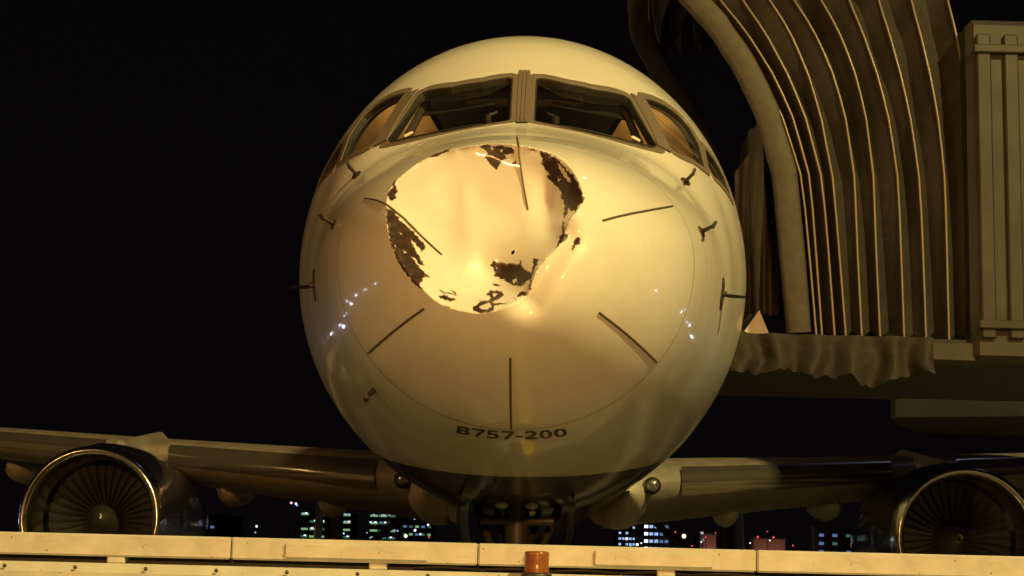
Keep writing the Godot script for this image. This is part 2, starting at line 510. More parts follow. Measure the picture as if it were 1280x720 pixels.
# rings of skin points joined into one smooth mesh; cut(s, th) leaves openings
func body_mesh(ss: Array, cols: int, uv: Callable, cut = null) -> ArrayMesh:
	var V := PackedVector3Array()
	var N := PackedVector3Array()
	var U := PackedVector2Array()
	var I := PackedInt32Array()
	for s in ss:
		for k in cols + 1:
			var p := skin(s, TAU * k / cols - PI)
			V.append(p); U.append(uv.call(p, s))
	N.resize(V.size())
	var w := cols + 1
	for i in ss.size() - 1:
		for k in cols:
			var a := i * w + k
			for t in [[a, a + w, a + w + 1], [a, a + w + 1, a + 1]]:
				if cut != null:
					var sc: float = (ss[(t[0]) / w] + ss[t[1] / w] + ss[t[2] / w]) / 3.0
					if sc > 2.3 and sc < 4.6:
						var th: float = (TAU * (t[0] % w + t[1] % w + t[2] % w) / 3.0 / cols) - PI
						if cut.call(sc, th): continue
				var n := (V[t[1]] - V[t[0]]).cross(V[t[2]] - V[t[0]])
				I.append_array([t[0], t[1], t[2]])
				N[t[0]] -= n; N[t[1]] -= n; N[t[2]] -= n
	for i in ss.size():                  # close the seam under the keel
		var a := i * w
		var b := a + cols
		N[a] += N[b]; N[b] = N[a]
	if ss[0] < 0.001:
		var sum := Vector3.ZERO
		for k in w: sum += N[k]
		for k in w: N[k] = sum
	for i in N.size(): N[i] = N[i].normalized()
	var arr := []
	arr.resize(Mesh.ARRAY_MAX)
	arr[Mesh.ARRAY_VERTEX] = V; arr[Mesh.ARRAY_NORMAL] = N; arr[Mesh.ARRAY_TEX_UV] = U; arr[Mesh.ARRAY_INDEX] = I
	var am := ArrayMesh.new()
	am.add_surface_from_arrays(Mesh.PRIMITIVE_TRIANGLES, arr)
	return am

func paint_base() -> StandardMaterial3D:
	var m := mat(1, 1, 1, 0.40)
	m.clearcoat_enabled = true; m.clearcoat = 0.8; m.clearcoat_roughness = 0.07
	return m

func radome_paint() -> StandardMaterial3D:
	var S := 1024
	var x0 := -1.12
	var y1 := 4.44
	var W := 2.24
	var im := Image.create(S, S, false, Image.FORMAT_RGB8)
	var gloss := Image.create(S, S, false, Image.FORMAT_RGB8)
	gloss.fill(Color.WHITE)
	var n1 := FastNoiseLite.new(); n1.seed = 61; n1.frequency = 1.6; n1.fractal_octaves = 5
	var n2 := FastNoiseLite.new(); n2.seed = 62; n2.frequency = 28.0; n2.fractal_octaves = 3
	var n3 := FastNoiseLite.new(); n3.seed = 63; n3.frequency = 9.0; n3.fractal_octaves = 4
	for j in S:
		for i in S:
			var x := x0 + W * (i + 0.5) / S
			var y := y1 - W * (j + 0.5) / S
			var v := 0.74 + 0.045 * n1.get_noise_2d(x, y) + 0.02 * n3.get_noise_2d(x, y)
			im.set_pixel(i, j, lin(v, v * 0.985, v * 0.945))
	var fill := func(poly: Array, chip: bool):
		var p := pts2(poly)
		var lo := p[0]
		var hi := p[0]
		for q in p:
			lo = lo.min(q); hi = hi.max(q)
		for j in range(maxi(0, int((y1 - hi.y - 0.02) / W * S)), mini(S - 1, int((y1 - lo.y + 0.02) / W * S))):
			for i in range(maxi(0, int((lo.x - 0.02 - x0) / W * S)), mini(S - 1, int((hi.x + 0.02 - x0) / W * S))):
				var x := x0 + W * (i + 0.5) / S
				var y := y1 - W * (j + 0.5) / S
				var q := Vector2(x + 0.010 * n2.get_noise_2d(x, y), y + 0.010 * n2.get_noise_2d(x + 9.0, y))
				if Geometry2D.is_point_in_polygon(q, p):
					if chip:
						var f := 1.0 + 0.7 * n3.get_noise_2d(x * 2.0, y * 2.0) + 0.4 * n2.get_noise_2d(x * 2.5, y)
						var edge := 0
						for o in [Vector2(0.006, 0), Vector2(-0.006, 0), Vector2(0, 0.006), Vector2(0, -0.006)]:
							if not Geometry2D.is_point_in_polygon(q + o * (1.0 + 0.9 * n2.get_noise_2d(x * 0.7, y * 0.7)), p): edge += 1
						if edge > 0: im.set_pixel(i, j, lin(0.15 * f, 0.105 * f, 0.068 * f))
						else: im.set_pixel(i, j, lin(0.038 * f, 0.021 * f, 0.015 * f))
						gloss.set_pixel(i, j, Color(0.12, 0.12, 0.12))
					else:
						im.set_pixel(i, j, lin(0.68, 0.66, 0.61)); gloss.set_pixel(i, j, Color.WHITE)
	for c in CHIPS: fill.call(c, true)
	for c in FLAKES: fill.call(c, false)
	# hairline scuffs where the skin folded
	for k in 9:
		var e := rng.randi() % rim.size()
		var a := rim[e].lerp(rim[(e + 1) % rim.size()], rng.randf()) + Vector2(rng.randf_range(-0.03, 0.03), rng.randf_range(-0.02, 0.02))
		var dir := Vector2.from_angle(rng.randf() * TAU)
		for q in int(rng.randf_range(6, 20)):
			a += dir * 0.0018; dir = dir.rotated(rng.randf_range(-0.08, 0.08))
			var i := int((a.x - x0) / W * S)
			var j := int((y1 - a.y) / W * S)
			if i > 0 and j > 0 and i < S and j < S: im.set_pixel(i, j, lin(0.16, 0.12, 0.09))
	for k in 420:                         # insect specks
		var i := rng.randi_range(4, S - 5)
		var j := rng.randi_range(4, S - 5)
		var c := im.get_pixel(i, j)
		if c.r > 0.6:
			im.set_pixel(i, j, c.darkened(rng.randf_range(0.12, 0.45)))
			if rng.randf() < 0.3: im.set_pixel(i + 1, j, c.darkened(0.2))
	for k in 30:                          # rain streaks running down and aft
		var x := rng.randf_range(40, S - 40)
		var y := rng.randf_range(S * 0.35, S * 0.9)
		var dx := (x - S * 0.5) / S * 0.5
		for q in int(rng.randf_range(40, 150)):
			x += dx + rng.randf_range(-0.3, 0.3); y += 1.0
			if x < 2 or x > S - 3 or y > S - 2: break
			var c := im.get_pixel(int(x), int(y))
			if c.r > 0.6: im.set_pixel(int(x), int(y), c.darkened(0.05))
	var m := paint_base()
	m.heightmap_enabled = true; m.heightmap_texture = ImageTexture.create_from_image(gloss); m.heightmap_scale = 0.25
	m.albedo_texture = ImageTexture.create_from_image(im)
	m.clearcoat_texture = ImageTexture.create_from_image(gloss)
	return m

func belly_line(s: float) -> float:
	return 2.127 + 0.11 * (s - 2.83) if s < 7.0 else 2.586

func body_paint() -> StandardMaterial3D:
	var S := 1024
	var im := Image.create(S, S, false, Image.FORMAT_RGB8)
	var n1 := FastNoiseLite.new(); n1.seed = 71; n1.frequency = 1.1; n1.fractal_octaves = 5
	var n2 := FastNoiseLite.new(); n2.seed = 72; n2.frequency = 6.0; n2.fractal_octaves = 4
	for j in S:
		var y := 6.3 - 4.4 * (j + 0.5) / S
		for i in S:
			var s := 12.0 * (i + 0.5) / S
			var d := y - belly_line(s)
			var v := 0.74 + 0.05 * n1.get_noise_2d(s, y) + 0.025 * n2.get_noise_2d(s * 0.35, y * 2.0)
			for l in [1.62, 2.05, 4.9, 5.62, 7.4, 9.2]:
				if absf(s - l) < 0.006: v *= 0.72
			for l in [3.05, 3.98, 4.86]:
				if absf(y - l) < 0.0035 and s > 2.05: v *= 0.80
			v *= 1.0 - 0.05 * maxf(0.0, n2.get_noise_2d(s * 5.0, y * 0.35)) - (0.06 if (i % 4 == 0 and (absf(y - 3.03) < 0.006 or absf(y - 4.0) < 0.006)) else 0.0)
			var c := Color(v, v * 0.985, v * 0.945)
			c = c.lerp(Color(0.012, 0.013, 0.026), smoothstep(0.004, -0.004, d))
			im.set_pixel(i, j, c.linear_to_srgb())
	var m := paint_base()
	m.albedo_texture = ImageTexture.create_from_image(im)
	m.texture_repeat = false
	return m

# pane outlines in metres of skin: (round, aft)
func flat_pane(a: Array, side: float) -> PackedVector2Array:
	var p := PackedVector2Array()
	for i in a.size() / 2: p.append(Vector2(side * deg_to_rad(a[2 * i + 1]) * 1.55, a[2 * i] * 1.25))
	return p

func un_flat(p: Vector2) -> Vector2: return Vector2(p.y / 1.25, p.x / 1.55)    # s, th

# corners rounded, resampled into even steps, wound one way
func rounded(p: PackedVector2Array, r: float) -> PackedVector2Array:
	if Geometry2D.is_polygon_clockwise(p): p.reverse()
	var o := Geometry2D.offset_polygon(p, -r, Geometry2D.JOIN_ROUND)
	if o.size() > 0:
		var o2 := Geometry2D.offset_polygon(o[0], r, Geometry2D.JOIN_ROUND)
		if o2.size() > 0: p = o2[0]
	if Geometry2D.is_polygon_clockwise(p): p.reverse()
	var total := 0.0
	for i in p.size(): total += p[i].distance_to(p[(i + 1) % p.size()])
	var n := 72
	var out := PackedVector2Array()
	var i := 0
	var acc := 0.0
	for k in n:
		var want := total * k / n
		while acc + p[i].distance_to(p[(i + 1) % p.size()]) < want and i < p.size() - 1:
			acc += p[i].distance_to(p[(i + 1) % p.size()]); i += 1
		var l := p[i].distance_to(p[(i + 1) % p.size()])
		out.append(p[i].lerp(p[(i + 1) % p.size()], clampf((want - acc) / maxf(l, 1e-6), 0, 1)))
	return out

func grown(p: PackedVector2Array, d: float) -> PackedVector2Array:
	var out := PackedVector2Array()
	var n := p.size()
	for i in n:
		var t := (p[(i + 2) % n] - p[(i + n - 2) % n]).normalized()
		out.append(p[i] + Vector2(t.y, -t.x) * d)
	return out

func on_skin(p: Vector2, off: float) -> Vector3:
	var q := un_flat(p)
	return skin(q.x, q.y, off)

func ring_strip(st, loops: Array):      # loops: [polygon, offset] from outside in
	var rows := []
	for l in loops:
		var r := []
		for q in l[0]: r.append(on_skin(q, l[1]))
		rows.append(r)
	for i in rows.size() - 1:
		var n: int = rows[i].size()
		for k in n:
			var l := (k + 1) % n
			var c: Vector2 = loops[i][0][k]
			var uq := un_flat(c)
			var out := normal0(uq.x, uq.y)
			var inw: Vector3 = rows[i + 1][k] - rows[i][k]
			if absf(inw.normalized().dot(out)) > 0.8:      # a wall: faces into the opening or out of the frame
				var mid := Vector3.ZERO
				for v in rows[i]: mid += v
				mid /= n
				out = (mid - rows[i][k]) * (1.0 if inw.dot(out) < 0.0 else -1.0)
			quad(st, rows[i][k], rows[i + 1][k], rows[i + 1][l], rows[i][l], out)

# ------------------------------------------------------------------ the airliner
func airliner():
	jet = thing("airliner", "white passenger airliner with a caved in, chipped nose cone and dark blue belly", "airliner", Vector3(-0.007, 0, -9), -YAW)
	# nose cone
	var ss := [0.0006]
	for i in range(1, 151): ss.append(pow(sqrt(RADOME_END) * i / 150.0, 2))
	var rd := obj("nose_cone", body_mesh(ss, 540, func(p, _s): return Vector2((p.x + 1.12) / 2.24, (4.44 - p.y) / 2.24)), radome_paint(), jet)
	rd.set_meta("label", "crumpled nose cone with a deep dent and flaked paint round its rim")
	# the body, with openings for the panes
	var holes := []
	for side in [-1.0, 1.0]:
		for k in PANES:
			holes.append(grown(rounded(flat_pane(PANES[k], side), 0.026), 0.022))
	var cut := func(s, th):
		var q := Vector2(th * 1.55, s * 1.25)
		for h in holes:
			if Geometry2D.is_point_in_polygon(q, h): return true
		return false
	ss = []
	var s := RADOME_END + 0.007
	while s < 4.7:
		ss.append(s); s += 0.021
	while s < 12.0:
		ss.append(s); s += 0.12
	while s < 30.0:
		ss.append(s); s += 1.5
	for k in 12: ss.append(30.0 + 14.0 * k / 11.0)
	obj("fuselage", body_mesh(ss, 480, func(p, q): return Vector2(clampf(q / 12.0, 0.002, 0.998), clampf((6.3 - p.y) / 4.4, 0.002, 0.998)), cut), body_paint(), jet)
	var st := st_new()                    # the dark gap behind the nose cone
	var rows := []
	for q in [[RADOME_END - 0.004, -0.012], [RADOME_END + 0.012, -0.012]]:
		var r := []
		for k in 180: r.append(skin(q[0], TAU * k / 180.0, q[1]))
		rows.append(r)
	sheet(st, rows, true, [Vector3(0, 3.3, -1.2), Vector3(0, 3.3, -1.2)])
	obj("nose_cone_seal", st, M.seal, jet)
	# lightning strips, the two upper ones torn along with the skin
	strip(rd, [[0.359, 180.0], [0.6, 180.0], [0.9, 180.0], [1.215, 180.0]], "")
	strip(rd, [[0.323, 126.3], [0.55, 126.4], [0.85, 126.5], [1.203, 126.6]], "")
	strip(rd, [[0.323, -126.3], [0.55, -126.2], [0.85, -126.0], [1.203, -125.6]], "")
	strip(rd, [[0.246, 68.9], [0.5, 67.0], [0.8, 65.2], [1.161, 63.2]], "")
	bent_strip(rd, [[-0.008, 4.165], [0.003, 4.06], [0.012, 3.985], [0.019, 3.903], [0.047, 3.732], [0.08, 3.567]], 0.005)
	bent_strip(rd, [[-0.947, 3.747], [-0.85, 3.68], [-0.758, 3.607], [-0.647, 3.516], [-0.53, 3.395], [-0.41, 3.28]], 0.005)
	lettering()
	windscreen()
	flight_deck()
	for p in [[2.63, 53.4, 0.0], [1.69, 74.4, 0.0]]:
		for sd in [-1.0, 1.0]: pitot(p[0], sd * p[1])
	for sd in [-1.0, 1.0]: vane(2.48, sd * 95.4)
	small_probe(1.776, -134.4)
	for sd in [-1.0, 1.0]: wiper(2.535, sd * 9.6, sd)
	wings()
	nose_gear()
	main_gear()

func strip(parent, pts: Array, label: String):
	var c := []
	for i in pts.size() - 1:
		for k in 6:
			var f := k / 6.0
			c.append([lerpf(pts[i][0], pts[i + 1][0], f), lerpf(pts[i][1], pts[i + 1][1], f)])
	c.append(pts[-1])
	var line3 := []
	for q in c: line3.append(skin(q[0], deg_to_rad(q[1]), 0.004))
	var nn := []
	for q in c: nn.append(normal0(q[0], deg_to_rad(q[1])))
	strip_mesh(parent, line3, nn, 0.0070)

func bent_strip(parent, pts: Array, lift: float):
	var line3 := []
	var nn := []
	var cu := Curve3D.new()
	for q in pts:
		var s0 := s_of(q[0], q[1])
		cu.add_point(Vector3(q[0], q[1], -dented(q[0], q[1], s0)))
	for i in 37:
		var q := cu.sample_baked(cu.get_baked_length() * i / 36.0)
		q.z = maxf(q.z, -dented(q.x, q.y, s_of(q.x, q.y)))
		line3.append(q + Vector3(0, 0.45, 0.9).normalized() * (lift * (0.5 + sin(i / 36.0 * PI))))
		nn.append(Vector3(0, 0.45, 0.9).normalized())
	strip_mesh(parent, line3, nn, 0.0045)

func strip_mesh(parent, line3: Array, nn: Array, hw: float):
	var st := st_new()
	for i in line3.size() - 1:
		var d: Vector3 = (line3[i + 1] - line3[i]).normalized()
		var xa: Vector3 = d.cross(nn[i]).normalized() * hw
		var xb: Vector3 = d.cross(nn[i + 1]).normalized() * hw
		var na: Vector3 = nn[i] * 0.004
		var nb: Vector3 = nn[i + 1] * 0.004
		var A: Vector3 = line3[i]
		var B: Vector3 = line3[i + 1]
		quad(st, A - xa * 0.7 + na, B - xb * 0.7 + nb, B + xb * 0.7 + nb, A + xa * 0.7 + na, nn[i])
		quad(st, A - xa - na, B - xb - nb, B - xb * 0.7 + nb, A - xa * 0.7 + na, -xa)
		quad(st, A + xa - na, B + xb - nb, B + xb * 0.7 + nb, A + xa * 0.7 + na, xa)
	for e in [0, line3.size() - 1]:
		var d: Vector3 = (line3[e] - line3[1 if e == 0 else e - 1]).normalized()
		var x: Vector3 = d.cross(nn[e]).normalized() * hw
		quad(st, line3[e] - x - nn[e] * 0.004, line3[e] + x - nn[e] * 0.004, line3[e] + x * 0.7 + nn[e] * 0.004, line3[e] - x * 0.7 + nn[e] * 0.004, d)
	obj("lightning_strip", st, M.strip, parent)
	st = st_new()
	for e in [0, line3.size() - 1]:
		var b := Basis.looking_at(-nn[e], Vector3(0.1, 0.9, 0.2))
		lathe(st, [[0.013, -0.004], [0.013, 0.008], [0.008, 0.011], [0.0005, 0.012]], Transform3D(b, line3[e]), 10)

func lettering():
	var f := SystemFont.new(); f.font_names = PackedStringArray(["Droid Sans"]); f.font_weight = 700
	var tm := TextMesh.new()
	tm.text = "B757-200"; tm.font = f; tm.font_size = 64; tm.pixel_size = 0.01; tm.depth = 0.0; tm.curve_step = 1.0
	var arr := tm.get_mesh_arrays()
	var v: PackedVector3Array = arr[Mesh.ARRAY_VERTEX]
	var lo := v[0]
	var hi := v[0]
	for p in v:
		lo = lo.min(p); hi = hi.max(p)
	var nn: PackedVector3Array = arr[Mesh.ARRAY_NORMAL]
	for i in v.size():
		var u := (v[i].x - lo.x) / (hi.x - lo.x) * 2.0 - 1.0
		var w := (v[i].y - lo.y) / (hi.y - lo.y)
		var th := PI - u * deg_to_rad(17.0)
		var s := lerpf(1.475, 1.275, w) + 0.075 * u * u
		v[i] = skin(s, th, 0.0025); nn[i] = normal0(s, th)
	arr[Mesh.ARRAY_VERTEX] = v; arr[Mesh.ARRAY_NORMAL] = nn; arr[Mesh.ARRAY_TANGENT] = null
	var am := ArrayMesh.new()
	am.add_surface_from_arrays(Mesh.PRIMITIVE_TRIANGLES, arr)
	obj("type_lettering", am, mat(0.022, 0.018, 0.016, 0.5), jet)

func windscreen():
	for k in PANES:
		for side in [-1.0, 1.0]:
			var g := rounded(flat_pane(PANES[k], side), 0.024)
			var w: float = {"front": 0.085, "side": 0.075, "aft": 0.06}[k]
			var up: float = {"front": 0.006, "side": 0.0095, "aft": 0.0075}[k]
			var st := st_new()
			# the pane: flat, set a little into its frame
			var pts := []
			var c := Vector3.ZERO
			var nsum := Vector3.ZERO
			for q in g:
				var p := on_skin(q, -0.016)
				pts.append(p); c += p
				var uq := un_flat(q)
				nsum += normal0(uq.x, uq.y)
			c /= pts.size()
			nsum = nsum.normalized()
			for i in pts.size(): pts[i] -= nsum * (pts[i] - c).dot(nsum) * (0.75 if k == "front" else 0.35)
			for i in pts.size(): tri(st, c, pts[i], pts[(i + 1) % pts.size()], nsum, nsum, nsum)
			var pane := obj("cockpit_window", st, M.glass, jet)
			st = st_new()
			ring_strip(st, [[grown(g, w), -0.004], [grown(g, w - 0.004), up], [grown(g, 0.012), up], [grown(g, 0.003), 0.001]])
			obj("window_frame", st, M.frame, pane)
			st = st_new()
			ring_strip(st, [[grown(g, 0.003), 0.0015], [grown(g, -0.008), -0.005], [grown(g, -0.012), -0.055], [grown(g, 0.03), -0.075]])
			obj("window_seal", st, M.seal, pane)
	for sd in [-1.0, 1.0]:                # pillars between the front and side panes
		var st := st_new()
		var rows := []
		for i in 15:
			var f := i / 14.0
			var c := Vector2(lerpf(32.3, 43.2, f), lerpf(3.47, 2.83, f))
			var r := []
			for e in [[-2.5, -0.004], [-2.3, 0.0145], [2.3, 0.0145], [2.5, -0.004]]: r.append(skin(c.y + e[0] * 0.012, sd * deg_to_rad(c.x + e[0]), e[1]))
			rows.append(r)
		for i in 14:
			for k in 3: quad(st, rows[i][k], rows[i + 1][k], rows[i + 1][k + 1], rows[i][k + 1], normal0(3.1, sd * 0.66) + Vector3((k - 1) * sd * 0.8, 0, 0))
		obj("window_pillar", st, M.frame, jet)
	# the post between the two front panes: three ribs with grooves
	for q in [[-1.62, -0.62], [-0.55, 0.55], [0.62, 1.62]]:
		var st := st_new()
		var rows := []
		for i in 17:
			var s := lerpf(2.47, 3.30, i / 16.0)
			var r := []
			for e in [[0.0, -0.004], [0.06, 0.0125], [0.94, 0.0125], [1.0, -0.004]]:
				r.append(skin(s, deg_to_rad(lerpf(q[0], q[1], e[0])) , e[1]))
			rows.append(r)
		for i in 16:
			for k in 3: quad(st, rows[i][k], rows[i + 1][k], rows[i + 1][k + 1], rows[i][k + 1], normal0(2.9, 0.0) + Vector3((k - 1) * 0.8, 0, 0))
		obj("centre_post", st, M.frame, jet)

func flight_deck():
	var st := st_new()                    # bulkhead at the back of the flight deck, floor
	var rows := []
	for f in [0.02, 0.5, 0.985]:
		var r := []
		for k in 48:
			var p := skin(4.66, TAU * k / 48.0)
			r.append(Vector3(p.x * f, 3.9 + (p.y - 3.9) * f, p.z))
		rows.append(r)
	sheet(st, rows, true, Vector3.BACK)
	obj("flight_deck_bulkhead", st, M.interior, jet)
	st = st_new()
	bx(st, -1.35, 1.35, 3.4, 3.44, -4.6, -2.2, 0.01)
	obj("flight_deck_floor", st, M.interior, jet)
	st = st_new()                         # glareshield
	var sec := []
	for i in 13:
		var u := i / 12.0 * 2.0 - 1.0
		var row := []
		for q in [[4.46, 2.78], [4.56, 2.86], [4.58, 3.0], [4.55, 3.10], [4.30, 3.14], [4.0, 3.2]]:
			row.append(Vector3(u * 1.08, q[0] - 0.22 * u * u, -q[1] - 0.16 * absf(u)))
		sec.append(row)
	sheet(st, sec, false, Vector3.UP)
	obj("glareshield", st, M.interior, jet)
	st = st_new()
	box(st, at(Vector3(0, 5.12, -3.75), Vector3(0.35, 0, 0)), Vector3(0.9, 0.06, 0.7), 0.02)
	obj("overhead_panel", st, M.seat_grey, jet)
	for sd in [-1.0, 1.0]:
		st = st_new()
		box(st, at(Vector3(sd * 0.52, 4.93, -3.35), Vector3(0.6, 0, sd * -0.18)), Vector3(0.62, 0.012, 0.10), 0.004)
		obj("sun_visor", st, M.interior, jet)
	for sd in [-1.0, 1.0]:
		st = st_new()
		box(st, at(Vector3(sd * 0.53, 4.22, -4.08), Vector3(-0.12, 0, 0)), Vector3(0.5, 0.75, 0.14), 0.05)
		box(st, at(Vector3(sd * 0.53, 3.86, -3.8)), Vector3(0.5, 0.14, 0.5), 0.05)
		var seat := obj("pilot_seat", st, M.seat, jet)
		st = st_new()
		box(st, at(Vector3(sd * 0.53, 4.72, -4.12), Vector3(-0.12, 0, 0)), Vector3(0.28, 0.2, 0.11), 0.04)
		obj("headrest", st, M.seat, seat)
		st = st_new()                     # trim on the side wall, grab rail
		var rr := []
		for i in 9:
			var a := []
			for k in 7: a.append(skin(lerpf(3.3, 4.5, i / 8.0), sd * deg_to_rad(lerpf(58.0, 96.0, k / 6.0)), -0.10))
			rr.append(a)
		sheet(st, rr, false, Vector3(-sd, 0, 0))
		obj("side_trim", st, M.seat, jet)
		st = st_new()
		var post := []
		for i in 7: post.append(skin(lerpf(2.86, 3.5, i / 6.0), sd * deg_to_rad(lerpf(38.5, 29.8, i / 6.0)), -0.13))
		tube(st, post, 0.032, 8)
		obj("side_post_trim", st, M.seat_grey, jet)
		st = st_new()                     # tan curtain on the bulkhead behind the side pane
		var curtain := []
		for i in 9:
			var f := lerpf(0.955, 0.60, i / 8.0)
			var row := []
			for k in 15:
				var p := skin(4.58, sd * deg_to_rad(lerpf(34.0, 80.0, k / 14.0)))
				row.append(Vector3(p.x * f, 3.9 + (p.y - 3.9) * f, p.z + 0.02 * sin(k * 1.9 + i * 0.6)))
			curtain.append(row)
		sheet(st, curtain, false, Vector3.BACK)
		obj("bulkhead_curtain", st, M.seat, jet)
		st = st_new()                     # reading lamp over the side console
		lathe(st, [[0.002, -0.03], [0.035, -0.02], [0.04, 0.0], [0.035, 0.02], [0.002, 0.03]], at(Vector3(sd * 1.05, 5.3, -4.3)), 12)
		obj("reading_lamp", st, glow(1.0, 0.62, 0.25, 0.8), jet)
		var l := OmniLight3D.new(); l.name = "reading_lamp_light"
		l.light_color = lin(1.0, 0.6, 0.25); l.light_energy = 0.11; l.light_size = 0.03; l.shadow_enabled = true; l.omni_range = 40.0; l.omni_attenuation = 2.0
		l.position = Vector3(sd * 1.05, 5.3, -4.3)
		jet.add_child(l, true)

func pitot(s: float, deg: float):
	var th := deg_to_rad(deg)
	var p := skin(s, th)
	var n := normal0(s, th)
	var fwd := (Vector3(0, 0, 1) - n * n.z).normalized()
	var side := fwd.cross(n).normalized()
	var st := st_new()
	var b := Basis(fwd, side, n)
	lathe(st, [[0.001, 0.010], [0.030, 0.010], [0.040, 0.004], [0.042, -0.01]], Transform3D(Basis(fwd * 2.1, side, n), p), 24)
	var o := obj("pitot_probe", st, M.probe, jet)
	st = st_new()
	var top := p + n * 0.095 + fwd * 0.045
	sheet(st, [[p - fwd * 0.055, p + side * 0.016, p + fwd * 0.05, p - side * 0.016], [top - fwd * 0.03, top + side * 0.011, top + fwd * 0.03, top - side * 0.011]], true, [p, top])
	obj("mast", st, M.probe, o)
	st = st_new()
	var d := Vector3(0, 0, 1)
	tube(st, [top - d * 0.05, top - d * 0.04, top + d * 0.10, top + d * 0.14], [0.004, 0.014, 0.012, 0.006], 12)
	obj("tube", st, M.probe, o)

func vane(s: float, deg: float):
	var th := deg_to_rad(deg)
	var p := skin(s, th)
	var n := normal0(s, th)
	var fwd := (Vector3(0, 0, 1) - n * n.z).normalized()
	var side := fwd.cross(n).normalized()
	var st := st_new()
	lathe(st, [[0.001, 0.008], [0.07, 0.008], [0.085, 0.003], [0.086, -0.02]], Transform3D(Basis(side * 1.35, fwd, n), p), 28)
	var o := obj("angle_of_attack_vane", st, M.probe, jet)
	st = st_new()
	tube(st, [p, p + n * 0.035], [0.022, 0.018], 12)
	var q := p + n * 0.03
	for e in [-1.0, 1.0]:
		quad(st, q + fwd * 0.02, q + n * 0.14 - fwd * 0.0, q + n * 0.13 - fwd * 0.06 + side * 0.009 * e, q - fwd * 0.07 + side * 0.012 * e, side * e)
	quad(st, q - fwd * 0.07 + side * 0.012, q - fwd * 0.07 - side * 0.012, q + n * 0.13 - fwd * 0.06 - side * 0.009, q + n * 0.13 - fwd * 0.06 + side * 0.009, -fwd)
	obj("vane", st, M.probe, o)

func small_probe(s: float, deg: float):
	var th := deg_to_rad(deg)
	var p := skin(s, th)
	var n := normal0(s, th)
	var fwd := (Vector3(0, 0, 1) - n * n.z).normalized()
	var side := fwd.cross(n).normalized()
	var st := st_new()
	sheet(st, [[p - fwd * 0.06, p + side * 0.02, p + fwd * 0.06, p - side * 0.02], [p + n * 0.07 - fwd * 0.05, p + n * 0.07 + side * 0.012, p + n * 0.07 + fwd * 0.01, p + n * 0.07 - side * 0.012]], true, [p, p + n * 0.07])
	tube(st, [p + n * 0.07 - fwd * 0.06, p + n * 0.07 + fwd * 0.03], [0.02, 0.014], 10)
	obj("temperature_probe", st, M.probe, jet)

func wiper(s: float, deg: float, sd: float):
	var th := deg_to_rad(deg)
	var p := skin(s, th)
	var n := normal0(s, th)
	var st := st_new()
	tube(st, [p - n * 0.01, p + n * 0.05, p + n * 0.058], [0.026, 0.024, 0.012], 14)
	var o := obj("wiper", st, M.dark_metal, jet)
	st = st_new()
	var elbow := skin(s + 0.06, th - sd * 0.045, 0.05)
	var far_end := skin(2.80, sd * deg_to_rad(37.0), 0.03)
	tube(st, [p + n * 0.045, elbow], [0.014, 0.010], 8)
	obj("arm", st, M.dark_metal, o)
	st = st_new()
	var path := []
	for i in 11:
		var f := i / 10.0
		path.append(skin(2.415 + 0.30 * pow(f, 1.9), sd * deg_to_rad(lerpf(11.0, 39.5, f)), 0.02))
	tube(st, path, 0.006, 6)
	obj("blade", st, M.black, o)
	st = st_new()
	var q := skin(2.69, sd * deg_to_rad(33.5), 0.012)
	box(st, Transform3D(Basis.looking_at(normal0(2.69, sd * deg_to_rad(33.5)), Vector3.BACK), q), Vector3(0.075, 0.03, 0.02), 0.008)
	obj("blade_rest", st, M.fairing, o)

func airfoil(n := 22) -> Array:          # x/c, y/c round from the trailing edge over the top
	var o := []
	for i in n * 2:
		var a := TAU * i / (n * 2)
		var x := (1.0 + cos(a)) * 0.5
		var t := 0.62 * (0.2969 * sqrt(x) - 0.126 * x - 0.3516 * x * x + 0.2843 * x * x * x - 0.1036 * x * x * x * x)
		o.append(Vector2(x, t if a < PI else -t * 1.15))
	return o

